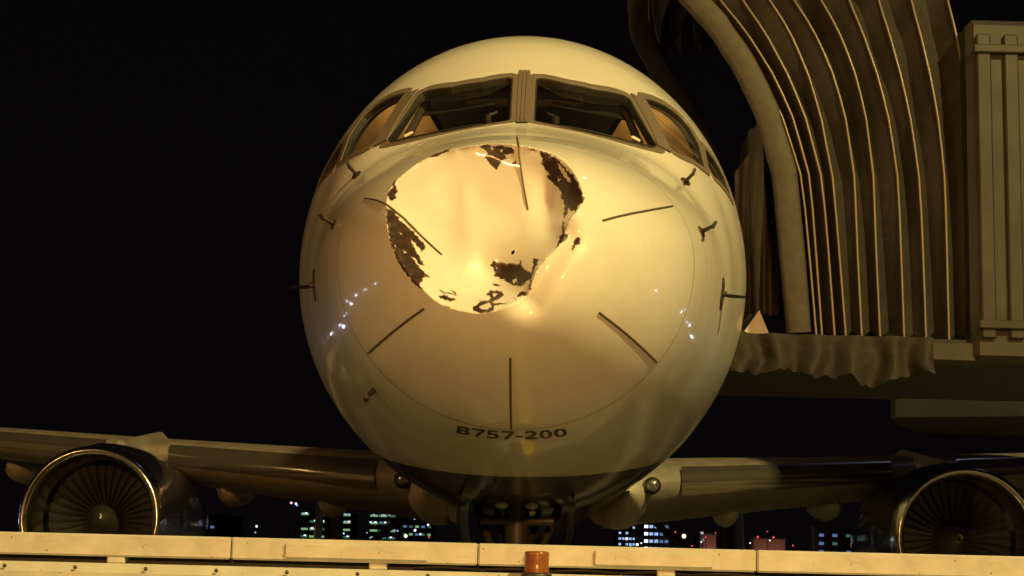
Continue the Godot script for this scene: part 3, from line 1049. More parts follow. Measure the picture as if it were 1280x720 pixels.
func wings():
	var af := airfoil()
	for sd in [-1.0, 1.0]:
		var rows := []
		var mids := []
		for st_ in [[1.2, 8.4, 16.0], [1.95, 7.9, 16.45], [4.0, 6.6, 17.4], [6.5, 5.3, 18.6], [12.0, 3.4, 21.3], [19.0, 1.7, 24.7]]:
			var y: float = 2.66 + 0.088 * (st_[0] - 1.9)
			var r := []
			for p in af: r.append(Vector3(sd * st_[0], y + p.y * st_[1] * 1.0 + 0.02, -(st_[2] + p.x * st_[1])))
			rows.append(r); mids.append(Vector3(sd * st_[0], y, -(st_[2] + st_[1] * 0.45)))
		var st := st_new()
		sheet(st, rows, true, mids)
		for k in range(1, af.size() - 1): flat(st, rows[5][0], rows[5][k], rows[5][k + 1], Vector3(sd, 0, 0))
		var w := obj("wing", st, M.wing, jet)
		for seg in [[2.35, 5.9], [7.1, 18.5]]:       # bright bare leading edge of the slats
			st = st_new()
			var rr := []
			var mm := []
			for i in 9:
				var x: float = lerpf(seg[0], seg[1], i / 8.0)
				var f := (x - 1.95) / 17.05
				var le := 16.45 + (x - 1.95) * 0.482
				var ch := lerpf(7.9, 1.7, pow(clampf(f, 0, 1), 0.72))
				var y := 2.66 + 0.088 * (x - 1.9) + 0.02
				var r := []
				for k in 13:
					var a := lerpf(-0.75, 0.95, k / 12.0)
					r.append(Vector3(sd * x, y + sin(a) * ch * 0.040, -(le - 0.05 + (1.0 - cos(a)) * ch * 0.05)))
				rr.append(r); mm.append(Vector3(sd * x, y, -(le + 1.0)))
			sheet(st, rr, false, mm)
			obj("slat", st, M.slat, w)
		for x in [3.35, 5.2, 9.5]:        # flap track fairings under the wing
			st = st_new()
			var y: float = 2.66 + 0.088 * (x - 1.9) - 0.42
			var z: float = -(16.45 + (x - 1.95) * 0.482 + 2.6)
			var pr := []
			for i in 13:
				var f: float = i / 12.0
				pr.append([0.02 + 0.19 * pow(sin(PI * pow(f, 0.7)), 0.8), 1.4 - 3.4 * f])
			lathe(st, pr, Transform3D(Basis().scaled(Vector3(0.75, 1.25, 1)), Vector3(sd * x, y, z)), 16)
			obj("flap_track_fairing", st, M.fairing, w)
		# root fillet with its landing light
		st = st_new()
		var rows2 := []
		var mid2 := []
		for q in [[15.2, 0.02, 0.02], [15.5, 0.16, 0.17], [16.0, 0.26, 0.3], [16.8, 0.36, 0.42], [18.5, 0.46, 0.5], [22.0, 0.4, 0.42], [25.0, 0.1, 0.1]]:
			var r := []
			for k in 20:
				var a := TAU * k / 20.0
				r.append(Vector3(sd * (1.46 + cos(a) * q[1] * 1.1), 2.50 + sin(a) * q[2], -q[0]))
			rows2.append(r); mid2.append(Vector3(sd * 1.46, 2.50, -q[0]))
		sheet(st, rows2, true, mid2)
		obj("root_fillet", st, M.fairing, jet)
		st = st_new()
		lathe(st, [[0.001, 0.05], [0.07, 0.045], [0.115, 0.02], [0.13, -0.02], [0.13, -0.3]], at(Vector3(sd * 1.86, 2.63, -15.98)), 24)
		var ll := obj("landing_light", st, M.dark_metal, jet)
		st = st_new()
		lathe(st, [[0.001, 0.075], [0.045, 0.07], [0.085, 0.05]], at(Vector3(sd * 1.86, 2.63, -15.98)), 20)
		obj("lens", st, M.lens, ll)
		engine(sd)

func engine(sd: float):
	var c := Vector3(sd * 6.5, 1.95, -15.9)
	var st := st_new()
	lathe(st, [[1.10, -0.28], [1.16, -0.7], [1.19, -1.5], [1.15, -2.8], [1.0, -4.0], [0.82, -4.9], [0.78, -4.9], [0.9, -3.5]], at(c), 56)
	var e := obj("engine", st, M.navy, jet)
	st = st_new()
	lathe(st, [[0.90, -0.75], [0.90, -0.3], [0.93, -0.1], [0.985, -0.01], [1.04, -0.02], [1.08, -0.12], [1.10, -0.28]], at(c), 56)
	obj("intake_lip", st, M.lip, e)
	st = st_new()
	lathe(st, [[0.02, -0.55], [0.12, -0.62], [0.27, -0.95], [0.30, -1.1]], at(c), 28)
	var sp := obj("spinner", st, M.dark_metal, e)
	st = st_new()
	var sw := []
	for q in 19:
		var f := q / 18.0
		var rr := lerpf(0.03, 0.22, f)
		var zz := lerpf(-0.545, -0.86, pow(f, 1.2)) + 0.02
		sw.append([c + Vector3(cos(f * 4.2) * rr, sin(f * 4.2) * rr, zz), c + Vector3(cos(f * 4.2 + 0.35) * rr, sin(f * 4.2 + 0.35) * rr, zz)])
	sheet(st, sw, false, Vector3(0, 0, 1))
	obj("spinner_swirl", st, M.pale, sp)
	st = st_new()
	for k in 36:
		var a := TAU * k / 36.0
		var u := Vector3(cos(a), sin(a), 0)
		var v := Vector3(-sin(a), cos(a), 0)
		var blade := []
		for q in 6:
			var f := q / 5.0
			var rr := lerpf(0.27, 0.895, f)
			var tw := lerpf(0.5, 1.1, f)
			var row := []
			for g in 4:
				var w := (g / 3.0 - 0.5) * lerpf(0.13, 0.21, f)
				row.append(c + u * rr + v * (w * sin(tw) + 0.02 * sin(f * 3.0)) + Vector3(0, 0, -1.06 - w * cos(tw) + 0.01 * cos(w * 20.0)))
			blade.append(row)
		sheet(st, blade, false, Vector3(0, 0, 1))
	obj("fan", st, M.gear, e)
	st = st_new()
	lathe(st, [[0.001, -1.5], [0.9, -1.5]], at(c), 28, -1.0)
	obj("fan_duct_back", st, M.black, e)
	st = st_new()
	box(st, at(c + Vector3(0, 1.15, -3.0), Vector3(0.12, 0, 0)), Vector3(0.32, 0.55, 3.0), 0.12)
	obj("pylon", st, M.wing, e)

func wheel(parent: Node, called: String, p: Vector3, r: float, w: float):
	var b := Basis(Vector3.UP, PI / 2)
	var st := st_new()
	lathe(st, [[r * 0.52, -w * 0.5], [r * 0.82, -w * 0.5], [r * 0.96, -w * 0.36], [r, -w * 0.12], [r, w * 0.12], [r * 0.96, w * 0.36], [r * 0.82, w * 0.5], [r * 0.52, w * 0.5]], Transform3D(b, p), 32)
	var o := obj(called, st, M.tyre, parent)
	st = st_new()
	for e in [-1.0, 1.0]: lathe(st, [[0.01, e * w * 0.32], [r * 0.3, e * w * 0.30], [r * 0.5, e * w * 0.44], [r * 0.54, e * w * 0.48]], Transform3D(b, p), 24, -e)
	obj("rim", st, M.gear, o)

func nose_gear():
	var z := -4.9
	var st := st_new()
	tube(st, [Vector3(0, 2.2, z), Vector3(0, 0.95, z), Vector3(0, 0.94, z), Vector3(0, 0.42, z)], [0.105, 0.10, 0.062, 0.06], 18)
	var g := obj("nose_gear_leg", st, M.gear, jet)
	st = st_new()
	tube(st, [Vector3(-0.34, 0.42, z), Vector3(0.34, 0.42, z)], 0.06, 12)
	obj("axle", st, M.gear, g)
	for sd in [-1.0, 1.0]:
		wheel(g, "wheel", Vector3(sd * 0.27, 0.42, z), 0.42, 0.26)
		st = st_new()                     # braces spread up into the bay
		tube(st, [Vector3(sd * 0.06, 1.25, z), Vector3(sd * 0.40, 2.12, z - 0.5)], 0.035, 10)
		tube(st, [Vector3(sd * 0.07, 1.5, z - 0.05), Vector3(sd * 0.22, 2.1, z - 0.9)], 0.03, 10)
		obj("drag_brace", st, M.gear, g)
		st = st_new()                     # gear doors hang open, splayed
		var rows := []
		for i in 9:
			var zz := z + 0.65 - 1.5 * i / 8.0
			var r := []
			for k in 6:
				var f := k / 5.0
				r.append(Vector3(sd * (0.46 + 0.06 * sin(f * PI)  - 0.13 * f), 2.06 - 0.62 * f, zz))
			rows.append(r)
		sheet(st, rows, false, Vector3(sd, 0, 0))
		for i in rows.size():
			for k in 6: rows[i][k] -= Vector3(sd * 0.03, 0, 0)
		sheet(st, rows, false, Vector3(-sd, 0, 0))
		obj("gear_door", st, M.navy, g)
		st = st_new()                     # taxi lights on the leg
		lathe(st, [[0.001, 0.0], [0.07, 0.0], [0.085, -0.015], [0.085, -0.05], [0.05, -0.13], [0.001, -0.14]], at(Vector3(sd * 0.125, 2.02, z + 0.2)), 20)
		var tl := obj("taxi_light", st, M.dark_metal, g)
		st = st_new()
		lathe(st, [[0.001, 0.018], [0.04, 0.014], [0.07, 0.003]], at(Vector3(sd * 0.125, 2.02, z + 0.2)), 16)
		obj("lens", st, M.lens, tl)
	st = st_new()
	tube(st, [Vector3(0, 1.15, z - 0.1), Vector3(0, 1.9, z - 1.25)], 0.045, 10)
	tube(st, [Vector3(-0.3, 1.86, z + 0.05), Vector3(0.3, 1.86, z + 0.05)], 0.04, 10)
	obj("trunnion", st, M.gear, g)
	st = st_new()
	quad(st, Vector3(-0.06, 0.95, z + 0.09), Vector3(0.06, 0.95, z + 0.09), Vector3(0.03, 0.72, z + 0.3), Vector3(-0.03, 0.72, z + 0.3), Vector3.BACK)
	quad(st, Vector3(-0.06, 0.5, z + 0.09), Vector3(0.06, 0.5, z + 0.09), Vector3(0.03, 0.72, z + 0.3), Vector3(-0.03, 0.72, z + 0.3), Vector3.BACK)
	obj("torque_link", st, M.gear, g)

func main_gear():
	for sd in [-1.0, 1.0]:
		var c := Vector3(sd * 3.66, 0, -22.6)
		var st := st_new()
		tube(st, [c + Vector3(0, 2.7, 0), c + Vector3(0, 1.0, 0), c + Vector3(0, 0.55, 0)], [0.17, 0.15, 0.1], 16)
		var g := obj("main_gear_leg", st, M.gear, jet)
		st = st_new()
		tube(st, [c + Vector3(0, 1.1, 0), c + Vector3(-sd * 1.5, 2.4, 0)], 0.07, 10)
		obj("side_brace", st, M.gear, g)
		st = st_new()
		box(st, at(c + Vector3(sd * 0.3, 1.75, 0), Vector3(0, 0, sd * 0.05)), Vector3(0.04, 1.6, 0.9), 0.015)
		obj("gear_door", st, M.wing, g)
		for i in [-1.0, 1.0]:
			for k in [-1.0, 1.0]: wheel(g, "wheel", c + Vector3(i * 0.4, 0.51, k * 0.57), 0.51, 0.36)

# ------------------------------------------------------------------ tractor in front of the nose
func tractor():
	var t := thing("tow_tractor", "low white tow tractor parked across the foreground with an amber beacon", "tow tractor", Vector3(0, 0, -6.95))
	var rot := Vector3(0, 0.02, 0)
	var st := st_new()                    # lower body: hood below the dark gap
	bx(st, -2.7, 2.7, 0.45, 1.522, -0.75, 0.52, 0.035)
	obj("lower_body", st, M.enamel, t)
	st = st_new()
	bx(st, -2.6, 2.6, 1.50, 1.56, -0.72, 0.36, 0.01)
	obj("gap_core", st, M.black, t)
	for q in [[-2.62, -1.06], [-1.056, -0.1085], [-0.1055, 0.966], [0.969, 2.62]]:       # top deck panels with seams
		st = st_new()
		bx(st, q[0], q[1], 1.547, 1.632, -0.78, 0.44, 0.007)
		obj("deck_panel", st, M.enamel, t)
	for q in [[-0.85, -0.30], [0.34, 0.80]]:      # raised pressings along the front of the deck
		st = st_new()
		bx(st, q[0], q[1], 1.556, 1.617, 0.436, 0.452, 0.012)
		obj("raised_pressing", st, M.enamel, t)
	for i in 15:
		var x := -1.9 + i * 0.268
		st = st_new()
		lathe(st, [[0.001, 0.006], [0.006, 0.006], [0.008, 0.0]], at(Vector3(x, 1.505, 0.521)), 8)
		obj("bolt", st, M.dark_metal, t)
	for x in [-1.5, -0.49, 0.62, 1.6]:
		st = st_new()
		bx(st, x - 0.035, x + 0.035, 1.520, 1.549, 0.30, 0.435, 0.006)
		obj("spacer_block", st, M.enamel, t)
	st = st_new()                         # hoses and clutter in the gap
	for i in 5:
		var x0 := -0.35 + i * 0.27
		tube(st, [Vector3(x0, 1.532, 0.40), Vector3(x0 + 0.12, 1.538, 0.41), Vector3(x0 + 0.26, 1.530, 0.395)], 0.006, 6)
	obj("hose", st, M.rubber, t)
	# amber beacon on its foot in front of the deck
	var b := Vector3(0.119, 1.522, 0.55)
	st = st_new()
	lathe(st, [[0.058, 0.0], [0.058, -0.018], [0.05, -0.026], [0.001, -0.026]], Transform3D(Basis(Vector3.RIGHT, PI / 2), b + Vector3(0, -0.02, 0)), 32, -1.0)
	bx(st, b.x - 0.05, b.x + 0.05, 1.42, b.y - 0.01, 0.50, 0.60, 0.01)
	var be := obj("beacon_foot", st, M.dark_metal, t)
	st = st_new()
	var pr := []
	var h := 0.0
	for i in 9:
		pr.append([0.0455 if i == 4 else (0.0475 if i % 2 == 0 else 0.0466), 0.009 * i])
	pr.append([0.047, 0.078]); pr.append([0.043, 0.0835]); pr.append([0.03, 0.0855]); pr.append([0.001, 0.086])
	lathe(st, pr, Transform3D(Basis(Vector3.RIGHT, -PI / 2), b), 40)
	obj("beacon_lens", st, M.amber, be)
	for x in [-1.75, 1.75]:
		for z in [-0.42, 0.36]:
			st = st_new()
			lathe(st, [[0.25, -0.14], [0.42, -0.14], [0.46, -0.08], [0.46, 0.08], [0.42, 0.14], [0.25, 0.14], [0.02, 0.10]], at(Vector3(x, 0.46, z)), 28)
			obj("wheel", st, M.tyre, t)

# ------------------------------------------------------------------ boarding bridge
func hoop(k: float, lean: float, n := 44) -> Array:
	var tb := [[3.5, 2.36], [4.9, 2.24], [5.5, 2.08], [5.9, 1.90], [6.3, 1.66], [6.6, 1.42], [7.0, 1.16], [7.3, 1.08]]
	var o := []
	for i in n + 1:
		var a := PI * i / n
		var c := cos(a)
		var z := -15.85 + 1.55 * signf(c) * pow(absf(c), 0.42)
		var h: float = 3.5 + 3.75 * pow(sin(a), 0.62) if i > 0 and i < n else 3.5
		var j := 0
		while j < tb.size() - 2 and h > tb[j + 1][0]: j += 1
		var x: float = lerpf(tb[j][1], tb[j + 1][1], clampf((h - tb[j][0]) / (tb[j + 1][0] - tb[j][0]), 0, 1))
		x = lerpf(x, 2.36, lean) + k
		o.append(Vector3(x, h, z))
	return o

func jet_bridge():
	var t := thing("boarding_bridge", "brown boarding bridge with folding canopy hood closed on the far side of the airliner", "boarding bridge")
	var st := st_new()                    # padded front hoop: a broad band, segmented
	var a := hoop(0.0, 0.0, 60)
	var n := a.size()
	for seg in 10:
		st = st_new()
		var rows := []
		var mids := []
		for i in range(seg * 6, seg * 6 + 7):
			var f: float = i
			var p: Vector3 = a[i]
			var d: Vector3 = (a[mini(i + 1, n - 1)] - a[maxi(i - 1, 0)]).normalized()
			var u := d.cross(Vector3(1, 0.4, 0)).normalized()
			var v := u.cross(d).normalized()
			var sh := 1.0 if i > seg * 6 and i < seg * 6 + 6 else 0.93
			var r := []
			for k in 12:
				var ph := TAU * k / 12.0
				r.append(p + Vector3(0.13, 0.03, 0) + v * signf(cos(ph)) * pow(absf(cos(ph)), 0.45) * 0.115 * sh + u * sin(ph) * 0.07 * sh)
			rows.append(r); mids.append(p + Vector3(0.17, 0.03, 0))
		sheet(st, rows, true, mids)
		obj("hood_cushion", st, M.hoop, t)
	# bellows: folds fan out behind the hoop; each crest is a rib
	var folds := 9
	var prev := []
	for i in folds * 2 + 1:
		var f := i / float(folds * 2)
		var crest := i % 2 == 0
		var h := hoop(0.25 + pow(f, 1.45) * 1.4, f * 0.9).slice(0, 30)
		var jx := rng.randf_range(-0.035, 0.035)
		var ph := rng.randf() * 6.0
		for q in h.size():
			var c := Vector3(h[q].x, 4.6, -15.85)
			var g := q / float(h.size())
			h[q] = c + (h[q] - c) * ((1.0 if crest else 0.925) + 0.012 * sin(g * 9.0 + ph) + (0.0 if crest else 0.014 * sin(g * 31.0 + ph * 2.0)))
			h[q].x += jx * (0.4 + g) + 0.018 * sin(g * 14.0 + ph)
		if i > 0:
			st = st_new()
			sheet(st, [prev, h], false, null)
			obj("bellows_fold", st, M.canvas, t)
		if crest:
			st = st_new()
			tube(st, h, 0.011, 6)
			obj("bellows_rib", st, M.rib, t)
		prev = h
	# side curtain of hanging folds between the hoop and the airliner
	st = st_new()
	var rows := []
	for i in 15:
		var f := i / 14.0
		var r := []
		for k in 41:
			var u := k / 40.0
			var fold := sin(u * 30.0 + sin(f * 3.0) * 0.7) * 0.05 * (0.35 + 0.65 * f)
			r.append(Vector3(lerpf(2.17, lerpf(2.12, 1.98, f), u) + 0.02 * sin(f * 5 + u * 9), lerpf(5.45, 3.72, f) + 0.05 * sin(u * 7.0) * f, -14.35 - u * 0.9 + fold))
		rows.append(r)
	sheet(st, rows, false, Vector3(-1, 0, 0.4))
	obj("side_curtain", st, M.hoop, t)
	st = st_new()
	rows = []
	for i in 15:
		var f := i / 14.0
		var r := []
		for k in 31:
			var u := k / 30.0
			var fold := sin(u * 22.0 + sin(f * 2.4) * 0.8) * 0.05
			r.append(Vector3(lerpf(1.99, 2.42, u), lerpf(5.25 - 0.6 * absf(u - 0.35), 3.75, f), -14.75 + fold * (0.4 + 0.6 * f)))
		rows.append(r)
	sheet(st, rows, false, Vector3(0, 0, 1))
	obj("side_curtain", st, M.hoop, t)
	# cab
	st = st_new()
	bx(st, 3.95, 6.2, 3.3, 6.35, -17.6, -14.15, 0.06)
	var cab := obj("cab", st, M.cab, t)
	for i in 9:
		st = st_new()
		bx(st, 4.02 + i * 0.24, 4.15 + i * 0.24, 3.5, 6.2, -14.15, -14.11, 0.015)
		obj("wall_rib", st, M.cab, cab)
	for y in [3.62, 6.06]:
		st = st_new()
		bx(st, 3.99, 6.16, y - 0.04, y + 0.04, -14.12, -14.085, 0.012)
		obj("wall_rail", st, M.cab, cab)
	st = st_new()
	bx(st, 4.5, 5.5, 4.95, 5.65, -14.115, -14.07, 0.015)
	var cw := obj("cab_window", st, M.dark_metal, cab)
	st = st_new()
	bx(st, 1.95, 4.1, 3.28, 3.5, -17.5, -14.2, 0.04)
	obj("cab_floor", st, M.cab, t)
	for i in 5:                           # rubber bumper pads on the edge of the floor
		st = st_new()
		tube(st, [Vector3(1.93, 3.40 + 0.02 * (i % 2), -14.22 - i * 0.62), Vector3(1.92, 3.42, -14.22 - i * 0.62 - 0.58)], 0.15, 14)
		obj("bumper_pad", st, M.rubber, t)
	st = st_new()                         # slack canvas under the floor edge
	rows = []
	for i in 9:
		var f := i / 8.0
		var r := []
		for k in 97:
			var u := k / 96.0
			r.append(Vector3(lerpf(1.86, 3.6, u), lerpf(3.50, 3.14 + 0.10 * wrinkle.get_noise_2d(u * 1.7, 4.0) + 0.05 * wrinkle.get_noise_2d(u * 6.0, 9.0), f), -14.13 + (0.03 + 0.05 * f) * sin(u * 34.0 + 2.2 * wrinkle.get_noise_2d(u * 1.2, f * 0.3)) + 0.04 * f))
		rows.append(r)
	sheet(st, rows, false, Vector3(0, 0, 1))
	obj("floor_skirt", st, M.canvas, t)
	st = st_new()
	flat(st, Vector3(2.05, 3.56, -14.66), Vector3(2.29, 3.56, -14.66), Vector3(2.20, 3.78, -14.66), Vector3.BACK)
	flat(st, Vector3(2.05, 3.56, -14.68), Vector3(2.29, 3.56, -14.68), Vector3(2.20, 3.78, -14.68), Vector3.FORWARD)
	quad(st, Vector3(2.05, 3.56, -14.66), Vector3(2.20, 3.78, -14.66), Vector3(2.20, 3.78, -14.68), Vector3(2.05, 3.56, -14.68), Vector3(-1, 0.5, 0))
	quad(st, Vector3(2.29, 3.56, -14.66), Vector3(2.20, 3.78, -14.66), Vector3(2.20, 3.78, -14.68), Vector3(2.29, 3.56, -14.68), Vector3(1, 0.5, 0))
	obj("door_sill_plate", st, M.pale, t)
	# tunnel to the terminal, on its wheeled column
	st = st_new()
	box(st, at(Vector3(14.5, 4.85, -20.5), Vector3(0, -0.42, 0)), Vector3(19.0, 2.7, 2.6), 0.08)
	obj("tunnel", st, M.cab, t)
	st = st_new()
	for z in [-18.6, -20.6]: tube(st, [Vector3(10.5, 0.6, z), Vector3(10.5, 3.6, z)], 0.2, 16)
	bx(st, 10.2, 10.8, 0.5, 0.85, -21.0, -18.2, 0.04)
	var col := obj("support_column", st, M.gear, t)
	for z in [-18.4, -20.8]: wheel(col, "wheel", Vector3(10.5, 0.5, z), 0.5, 0.34)

# ------------------------------------------------------------------ the far side of the field
func window_row(parent: Node, called: String, x: float, y: float, z: float, w: float, h: float, m: Material):
	var st := st_new()
	bx(st, x - w * 0.5, x + w * 0.5, y - h * 0.5, y + h * 0.5, z - 0.25, z + 0.12, 0.05)
	obj(called, st, m, parent)

func garage(x0: float, x1: float, label: String, bays: int, z: float):
	var t := thing("parking_garage", label, "parking garage", Vector3(0, 0, z), 0.0, "lit parking garages beyond the field")
	var st := st_new()
	bx(st, x0, x1, 0, 16.2, -30, -0.6, 0.1)
	obj("wall", st, M.far_wall, t)
	for f in 5:
		st = st_new()
		bx(st, x0 - 0.3, x1 + 0.3, 1.1 + f * 3.05, 2.1 + f * 3.05, -1.0, 0.4, 0.05)
		obj("parapet", st, M.concrete, t)
	var bw := (x1 - x0) / bays
	for f in 5:
		for b in bays:
			if rng.randf() < 0.03: continue
			var xc := x0 + bw * (b + 0.5)
			window_row(t, "lit_bay", xc, 3.1 + f * 3.05, -0.6, bw * rng.randf_range(0.74, 0.9), 0.85, M.lit_green if rng.randf() < 0.6 else M.lit_dim)
			for q in 2:
				if rng.randf() < (0.75 if f >= 3 else 0.35):
					window_row(t, "bay_lamp", xc + rng.randf_range(-0.36, 0.36) * bw, 3.5 + f * 3.05, -0.2, 0.9, 0.4, M.lit_white if rng.randf() < 0.45 else M.lit_blue)

func lamp_post(x: float, h: float, z: float, m: Material, label: String, r := 0.45, group := "street lamps beyond the field"):
	var t := thing("street_lamp", label, "street lamp", Vector3(x, 0, z), 0.0, group)
	var st := st_new()
	tube(st, [Vector3.ZERO, Vector3(0, h - r, 0)], [0.14, 0.09], 8)
	obj("pole", st, M.dark_metal, t)
	st = st_new()
	lathe(st, [[0.01, -r], [r * 0.7, -r * 0.7], [r, 0.0], [r * 0.7, r * 0.7], [0.01, r]], at(Vector3(0, h, 0)), 10)
	obj("lamp", st, m, t)

func block(label: String, called: String, x0, x1, h, z, m: Material, group := "") -> Node3D:
	var t := thing(called, label, "building", Vector3(0, 0, z), 0.0, group)
	var st := st_new()
	bx(st, x0, x1, 0, h, -18, -0.4, 0.1)
	obj("wall", st, m, t)
	st = st_new()
	bx(st, x0 - 0.4, x1 + 0.4, h, h + 0.5, -18.4, 0.0, 0.1)
	obj("roof", st, M.far_wall, t)
	return t

func wall_lamp(t: Node3D, p: Vector3, e: float):
	var st := st_new()
	lathe(st, [[0.01, -0.16], [0.15, -0.1], [0.18, 0.0], [0.15, 0.1], [0.01, 0.16]], at(p), 10)
	tube(st, [Vector3(p.x, 0, p.z), p], 0.05, 6)
	obj("wall_lamp", st, M.lit_pink, t)
	var l := OmniLight3D.new(); l.name = "wall_lamp_light"
	l.light_color = lin(1.0, 0.6, 0.45); l.light_energy = e; l.light_size = 0.15; l.shadow_enabled = true; l.omni_range = 300.0; l.omni_attenuation = 2.0
	l.position = p + Vector3(0, 0, -0.4)
	t.add_child(l, true)

func city():
	var z := -700.0
	garage(-85.5, -64.5, "parking garage with open green lit decks, the wider of the two", 6, z)
	garage(-57.0, -45.5, "narrow parking garage with green lit decks, next to the white roof lamps", 3, z)
	var t := block("dark low terminal hall with a row of white roof floods beside the nose gear", "terminal_hall", -43.5, -30.0, 16.0, z, M.far_wall)
	for i in 9: window_row(t, "roof_lamp", -42.5 + i * 1.25, 16.6 + 0.4 * (i % 3), 0.2, 0.6, 0.55, M.lit_white if i % 2 else M.lit_blue)
	for i in 10: window_row(t, "window", -42.0 + (i % 5) * 2.5, 8.0 + floorf(i / 5) * 3.2, -0.4, 1.5, 0.9, [M.lit_dim, M.lit_green, M.lit_blue_dim][(i * 7) % 3])
	lamp_post(-84.5, 18.7, z + 40, M.lit_pink, "pinkish lamp above the wide garage, nearer the end of the wing", 0.5)
	lamp_post(-71.0, 19.2, z + 40, M.lit_white, "white lamp above the middle of the wide garage", 0.55)
	lamp_post(-55.6, 17.0, z + 40, M.lit_white, "first of two close white lamps above the narrow garage", 0.5)
	lamp_post(-53.4, 17.0, z + 40, M.lit_white, "second of two close white lamps above the narrow garage, nearer the nose gear", 0.5)
	lamp_post(-38.0, 6.8, z + 60, M.lit_warm, "orange yard lamp below the white roof floods", 0.65)
	lamp_post(-34.6, 9.0, z + 60, M.lit_white, "white yard lamp next to the orange one", 0.5)
	# on the bridge side
	t = block("stepped office block with scattered blue white windows next to the tower", "office_block", 46.5, 55.5, 17.0, z, M.far_wall)
	for r in 6:
		for c in 6:
			if r > 4 - c + 2 and rng.randf() < 0.55 or rng.randf() < 0.38: continue
			window_row(t, "window", 47.3 + c * 1.45, 3.8 + r * 2.3, -0.4, 1.0, 0.9, [M.lit_blue, M.lit_white, M.lit_blue_dim, M.lit_blue][rng.randi() % 4])
	t = block("slim office tower with five storeys of blue lit windows", "office_tower", 57.0, 68.0, 18.4, z, M.far_wall)
	for r in 5:
		for c in 5:
			if c > 2 and rng.randf() < 0.15: continue
			window_row(t, "window", 58.2 + c * 2.1, 4.6 + r * 3.0, -0.4, 1.5, 1.2, [M.lit_white, M.lit_blue, M.lit_blue, M.lit_blue_dim, M.lit_blue_dim][c])
	lamp_post(68.6, 9.4, z + 50, M.lit_warm, "bright warm lamp beside the blue lit office tower", 0.85)
	lamp_post(76.8, 11.0, z + 40, M.lit_teal, "taller teal lamp between the tower and the brick hall", 0.5)
	lamp_post(76.9, 8.2, z + 42, M.lit_teal, "shorter teal lamp between the tower and the brick hall", 0.45)
	t = block("brown brick hall with teal windows along its foot and red roof lights", "brick_hall", 80.5, 93.5, 10.8, z, M.brick, "")
	for i in 7: window_row(t, "window", 77.8 + 2.35 * i, 4.4, 0.1, 2.0, 1.3, M.lit_teal)
	for x in [81.0, 87.2, 93.0]: window_row(t, "roof_lamp", x, 11.6, 0.3, 0.8, 0.8, M.lit_red)
	wall_lamp(t, Vector3(84.0, 3.0, 9.0), 34.0); wall_lamp(t, Vector3(90.5, 3.0, 9.0), 26.0)
	t = block("second brown hall with a rust red wall beyond the lit vehicles", "brick_hall", 103.0, 116.0, 9.6, z, M.brick, "")
	wall_lamp(t, Vector3(107.0, 2.5, 9.0), 30.0); wall_lamp(t, Vector3(113.0, 2.5, 9.0), 30.0)
	for x in [104.5, 111.0]: window_row(t, "roof_lamp", x, 10.4, 0.3, 0.8, 0.8, M.lit_red)
	for i in 4:
		var v := thing("service_vehicle", ["dark service van with pink tail lamps by the brick hall, closest to it", "dark service van with pink tail lamps in the middle of three", "dark service van with pink tail lamps farthest from the brick hall", "dark service van with red tail lamps beside the second hall"][i], "van", Vector3([94.6, 97.4, 100.4, 106.6][i] * 0.72, 0, -505), 0.0, "service vans across the field")
		var st := st_new()
		bx(st, -1.0, 1.0, 0.4, 2.4, -5.0, 0.0, 0.2)
		obj("body", st, M.far_wall, v)
		for sd in [-1.0, 1.0]:
			st = st_new()
			bx(st, sd * 0.8 - 0.22, sd * 0.8 + 0.22, 1.9 + (i % 2) * 1.1, 2.3 + (i % 2) * 1.1, -0.05, 0.12, 0.05)
			obj("tail_lamp", st, M.lit_red if i == 3 else M.lit_pink, v)
		st = st_new()
		for sd in [-1.0, 1.0]:
			for zz in [-0.9, -4.0]: tube(st, [Vector3(sd * 0.75, 0.4, zz), Vector3(sd * 1.02, 0.4, zz)], 0.4, 12)
		obj("wheel", st, M.tyre, v)
	for q in [["white", M.lit_white, [[-89.0, 8.6], [-78.5, 17.6], [-61.5, 9.5], [-59.8, 7.0], [-47.5, 15.6], [-41.0, 12.2], [-31.5, 7.4], [-29.0, 11.0], [50.5, 6.2], [54.2, 13.4], [70.5, 7.0], [86.0, 6.9], [99.6, 8.4]]],
			["blue", M.lit_blue, [[-92.0, 6.6], [-75.0, 16.4], [-49.0, 7.2], [-39.2, 8.3], [-33.0, 12.6], [44.5, 5.0], [48.0, 15.2], [56.4, 7.5], [72.2, 10.2], [79.0, 5.6]]],
			["red", M.lit_red, [[-62.5, 12.6], [-27.0, 6.2], [45.2, 7.2], [62.0, 10.4], [66.0, 5.4], [73.5, 8.8], [97.5, 11.6], [101.0, 6.4]]]]:
		var nth := ["first", "second", "third", "fourth", "fifth", "sixth", "seventh", "eighth", "ninth", "tenth", "eleventh", "twelfth", "thirteenth"]
		var list: Array = q[2]
		list.sort_custom(func(a, b): return a[0] < b[0])
		for i in list.size(): lamp_post(list[i][0], list[i][1], z + rng.randf_range(60, 110), q[1], "%s tiny %s lamp under the wings, counted towards the bridge side" % [nth[i], q[0]], rng.randf_range(0.22, 0.4), "tiny %s lamps across the field" % q[0])
	# outer ends of the view
	t = block("long dark hangar with few dim windows, beyond the wing opposite the bridge", "hangar", -190.0, -112.0, 13.5, z, M.far_wall)
	for i in 7: window_row(t, "window", -182.0 + 10.0 * i, 9.0 + (i % 2) * 1.4, -0.4, 1.6, 1.0, M.lit_dim if i % 3 else M.lit_blue_dim)
	t = block("dark office block with blue dim windows under the bridge side wing", "office_block", 128.0, 176.0, 15.0, z, M.far_wall)
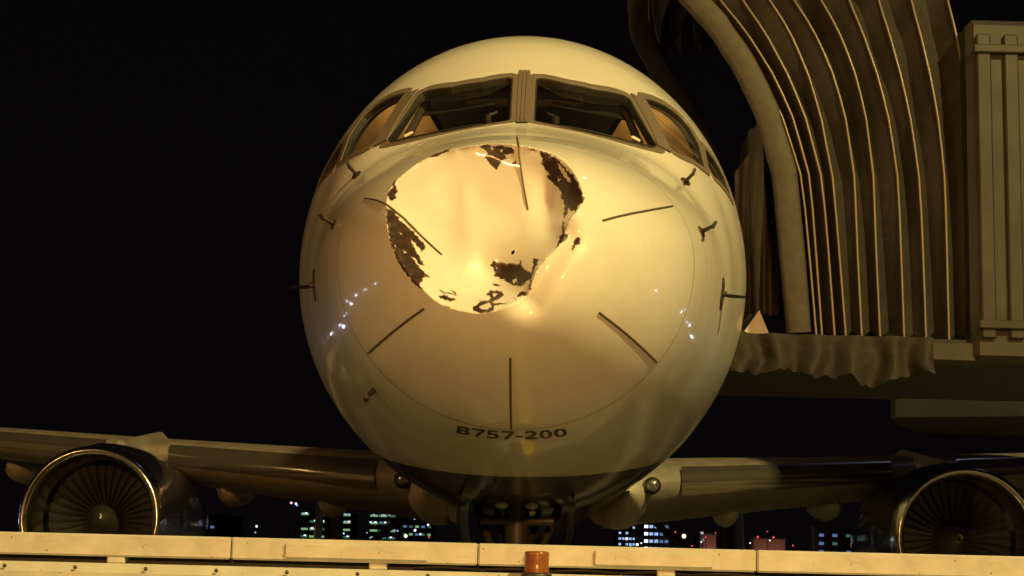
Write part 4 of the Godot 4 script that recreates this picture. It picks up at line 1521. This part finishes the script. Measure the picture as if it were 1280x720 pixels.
	for r in 3:
		for c in 8:
			if rng.randf() < 0.5: continue
			window_row(t, "window", 131.0 + c * 5.6, 5.0 + r * 3.4, -0.4, 2.0, 1.2, M.lit_blue_dim if rng.randf() < 0.7 else M.lit_dim)

# lamps on low posts along both sides of the stand: the paint mirrors them
func apron_lamps():
	var order := ["first", "second", "third", "fourth", "fifth", "sixth", "seventh", "eighth", "ninth", "tenth", "eleventh", "twelfth", "thirteenth", "fourteenth"]
	for sd in [-1.0, 1.0]:
		for i in 14:
			var az := deg_to_rad(160.6 - [0.0, 0.9, 2.4, 3.0, 4.9, 6.4, 7.0, 9.6, 12.0, 15.5, 18.0, 23.0, 29.0, 36.0][i] - (0.7 if sd > 0 else 0.0))
			var d: float = [150.0, 96.0, 120.0, 84.0, 100.0, 90.0, 76.0, 84.0, 70.0, 64.0, 62.0, 52.0, 46.0, 40.0][i]
			var h: float = [8.0, 2.4, 5.2, 1.8, 3.6, 1.6, 4.4, 2.2, 1.7, 3.2, 1.5, 2.0, 1.5, 1.4][i]
			var p := Vector3(sd * sin(az) * d, 0, -10.0 + cos(az) * d)
			var side: String = "bridge" if sd > 0 else "open"
			var t := thing("apron_lamp", "white lamp, %s from the wing, on a post along the %s edge" % [order[i], side], "apron lamp", p, 0.0, "lamps along the %s edge" % side)
			var st := st_new()
			tube(st, [Vector3.ZERO, Vector3(0, h - 0.2, 0)], 0.07, 8)
			obj("post", st, M.gear, t)
			var k: float = 0.55 + 0.012 * d if i % 3 else 0.45 + 0.006 * d
			st = st_new()
			lathe(st, [[0.01, -0.2 * k], [0.16 * k, -0.12 * k], [0.2 * k, 0.0], [0.16 * k, 0.12 * k], [0.01, 0.2 * k]], at(Vector3(0, h, 0)), 14)
			obj("lamp", st, glow(0.70, 0.79, 1.0, [70.0, 12.0, 34.0, 22.0, 8.0][(i * 3 + int(sd > 0) * 2) % 5]), t)
			var l := OmniLight3D.new(); l.name = "lamp_light"
			l.light_color = lin(0.70, 0.79, 1.0); l.light_energy = 1.6; l.light_size = 0.1; l.shadow_enabled = true; l.omni_range = 300.0; l.omni_attenuation = 2.0
			l.position = Vector3(0, h, 0)
			t.add_child(l, true)
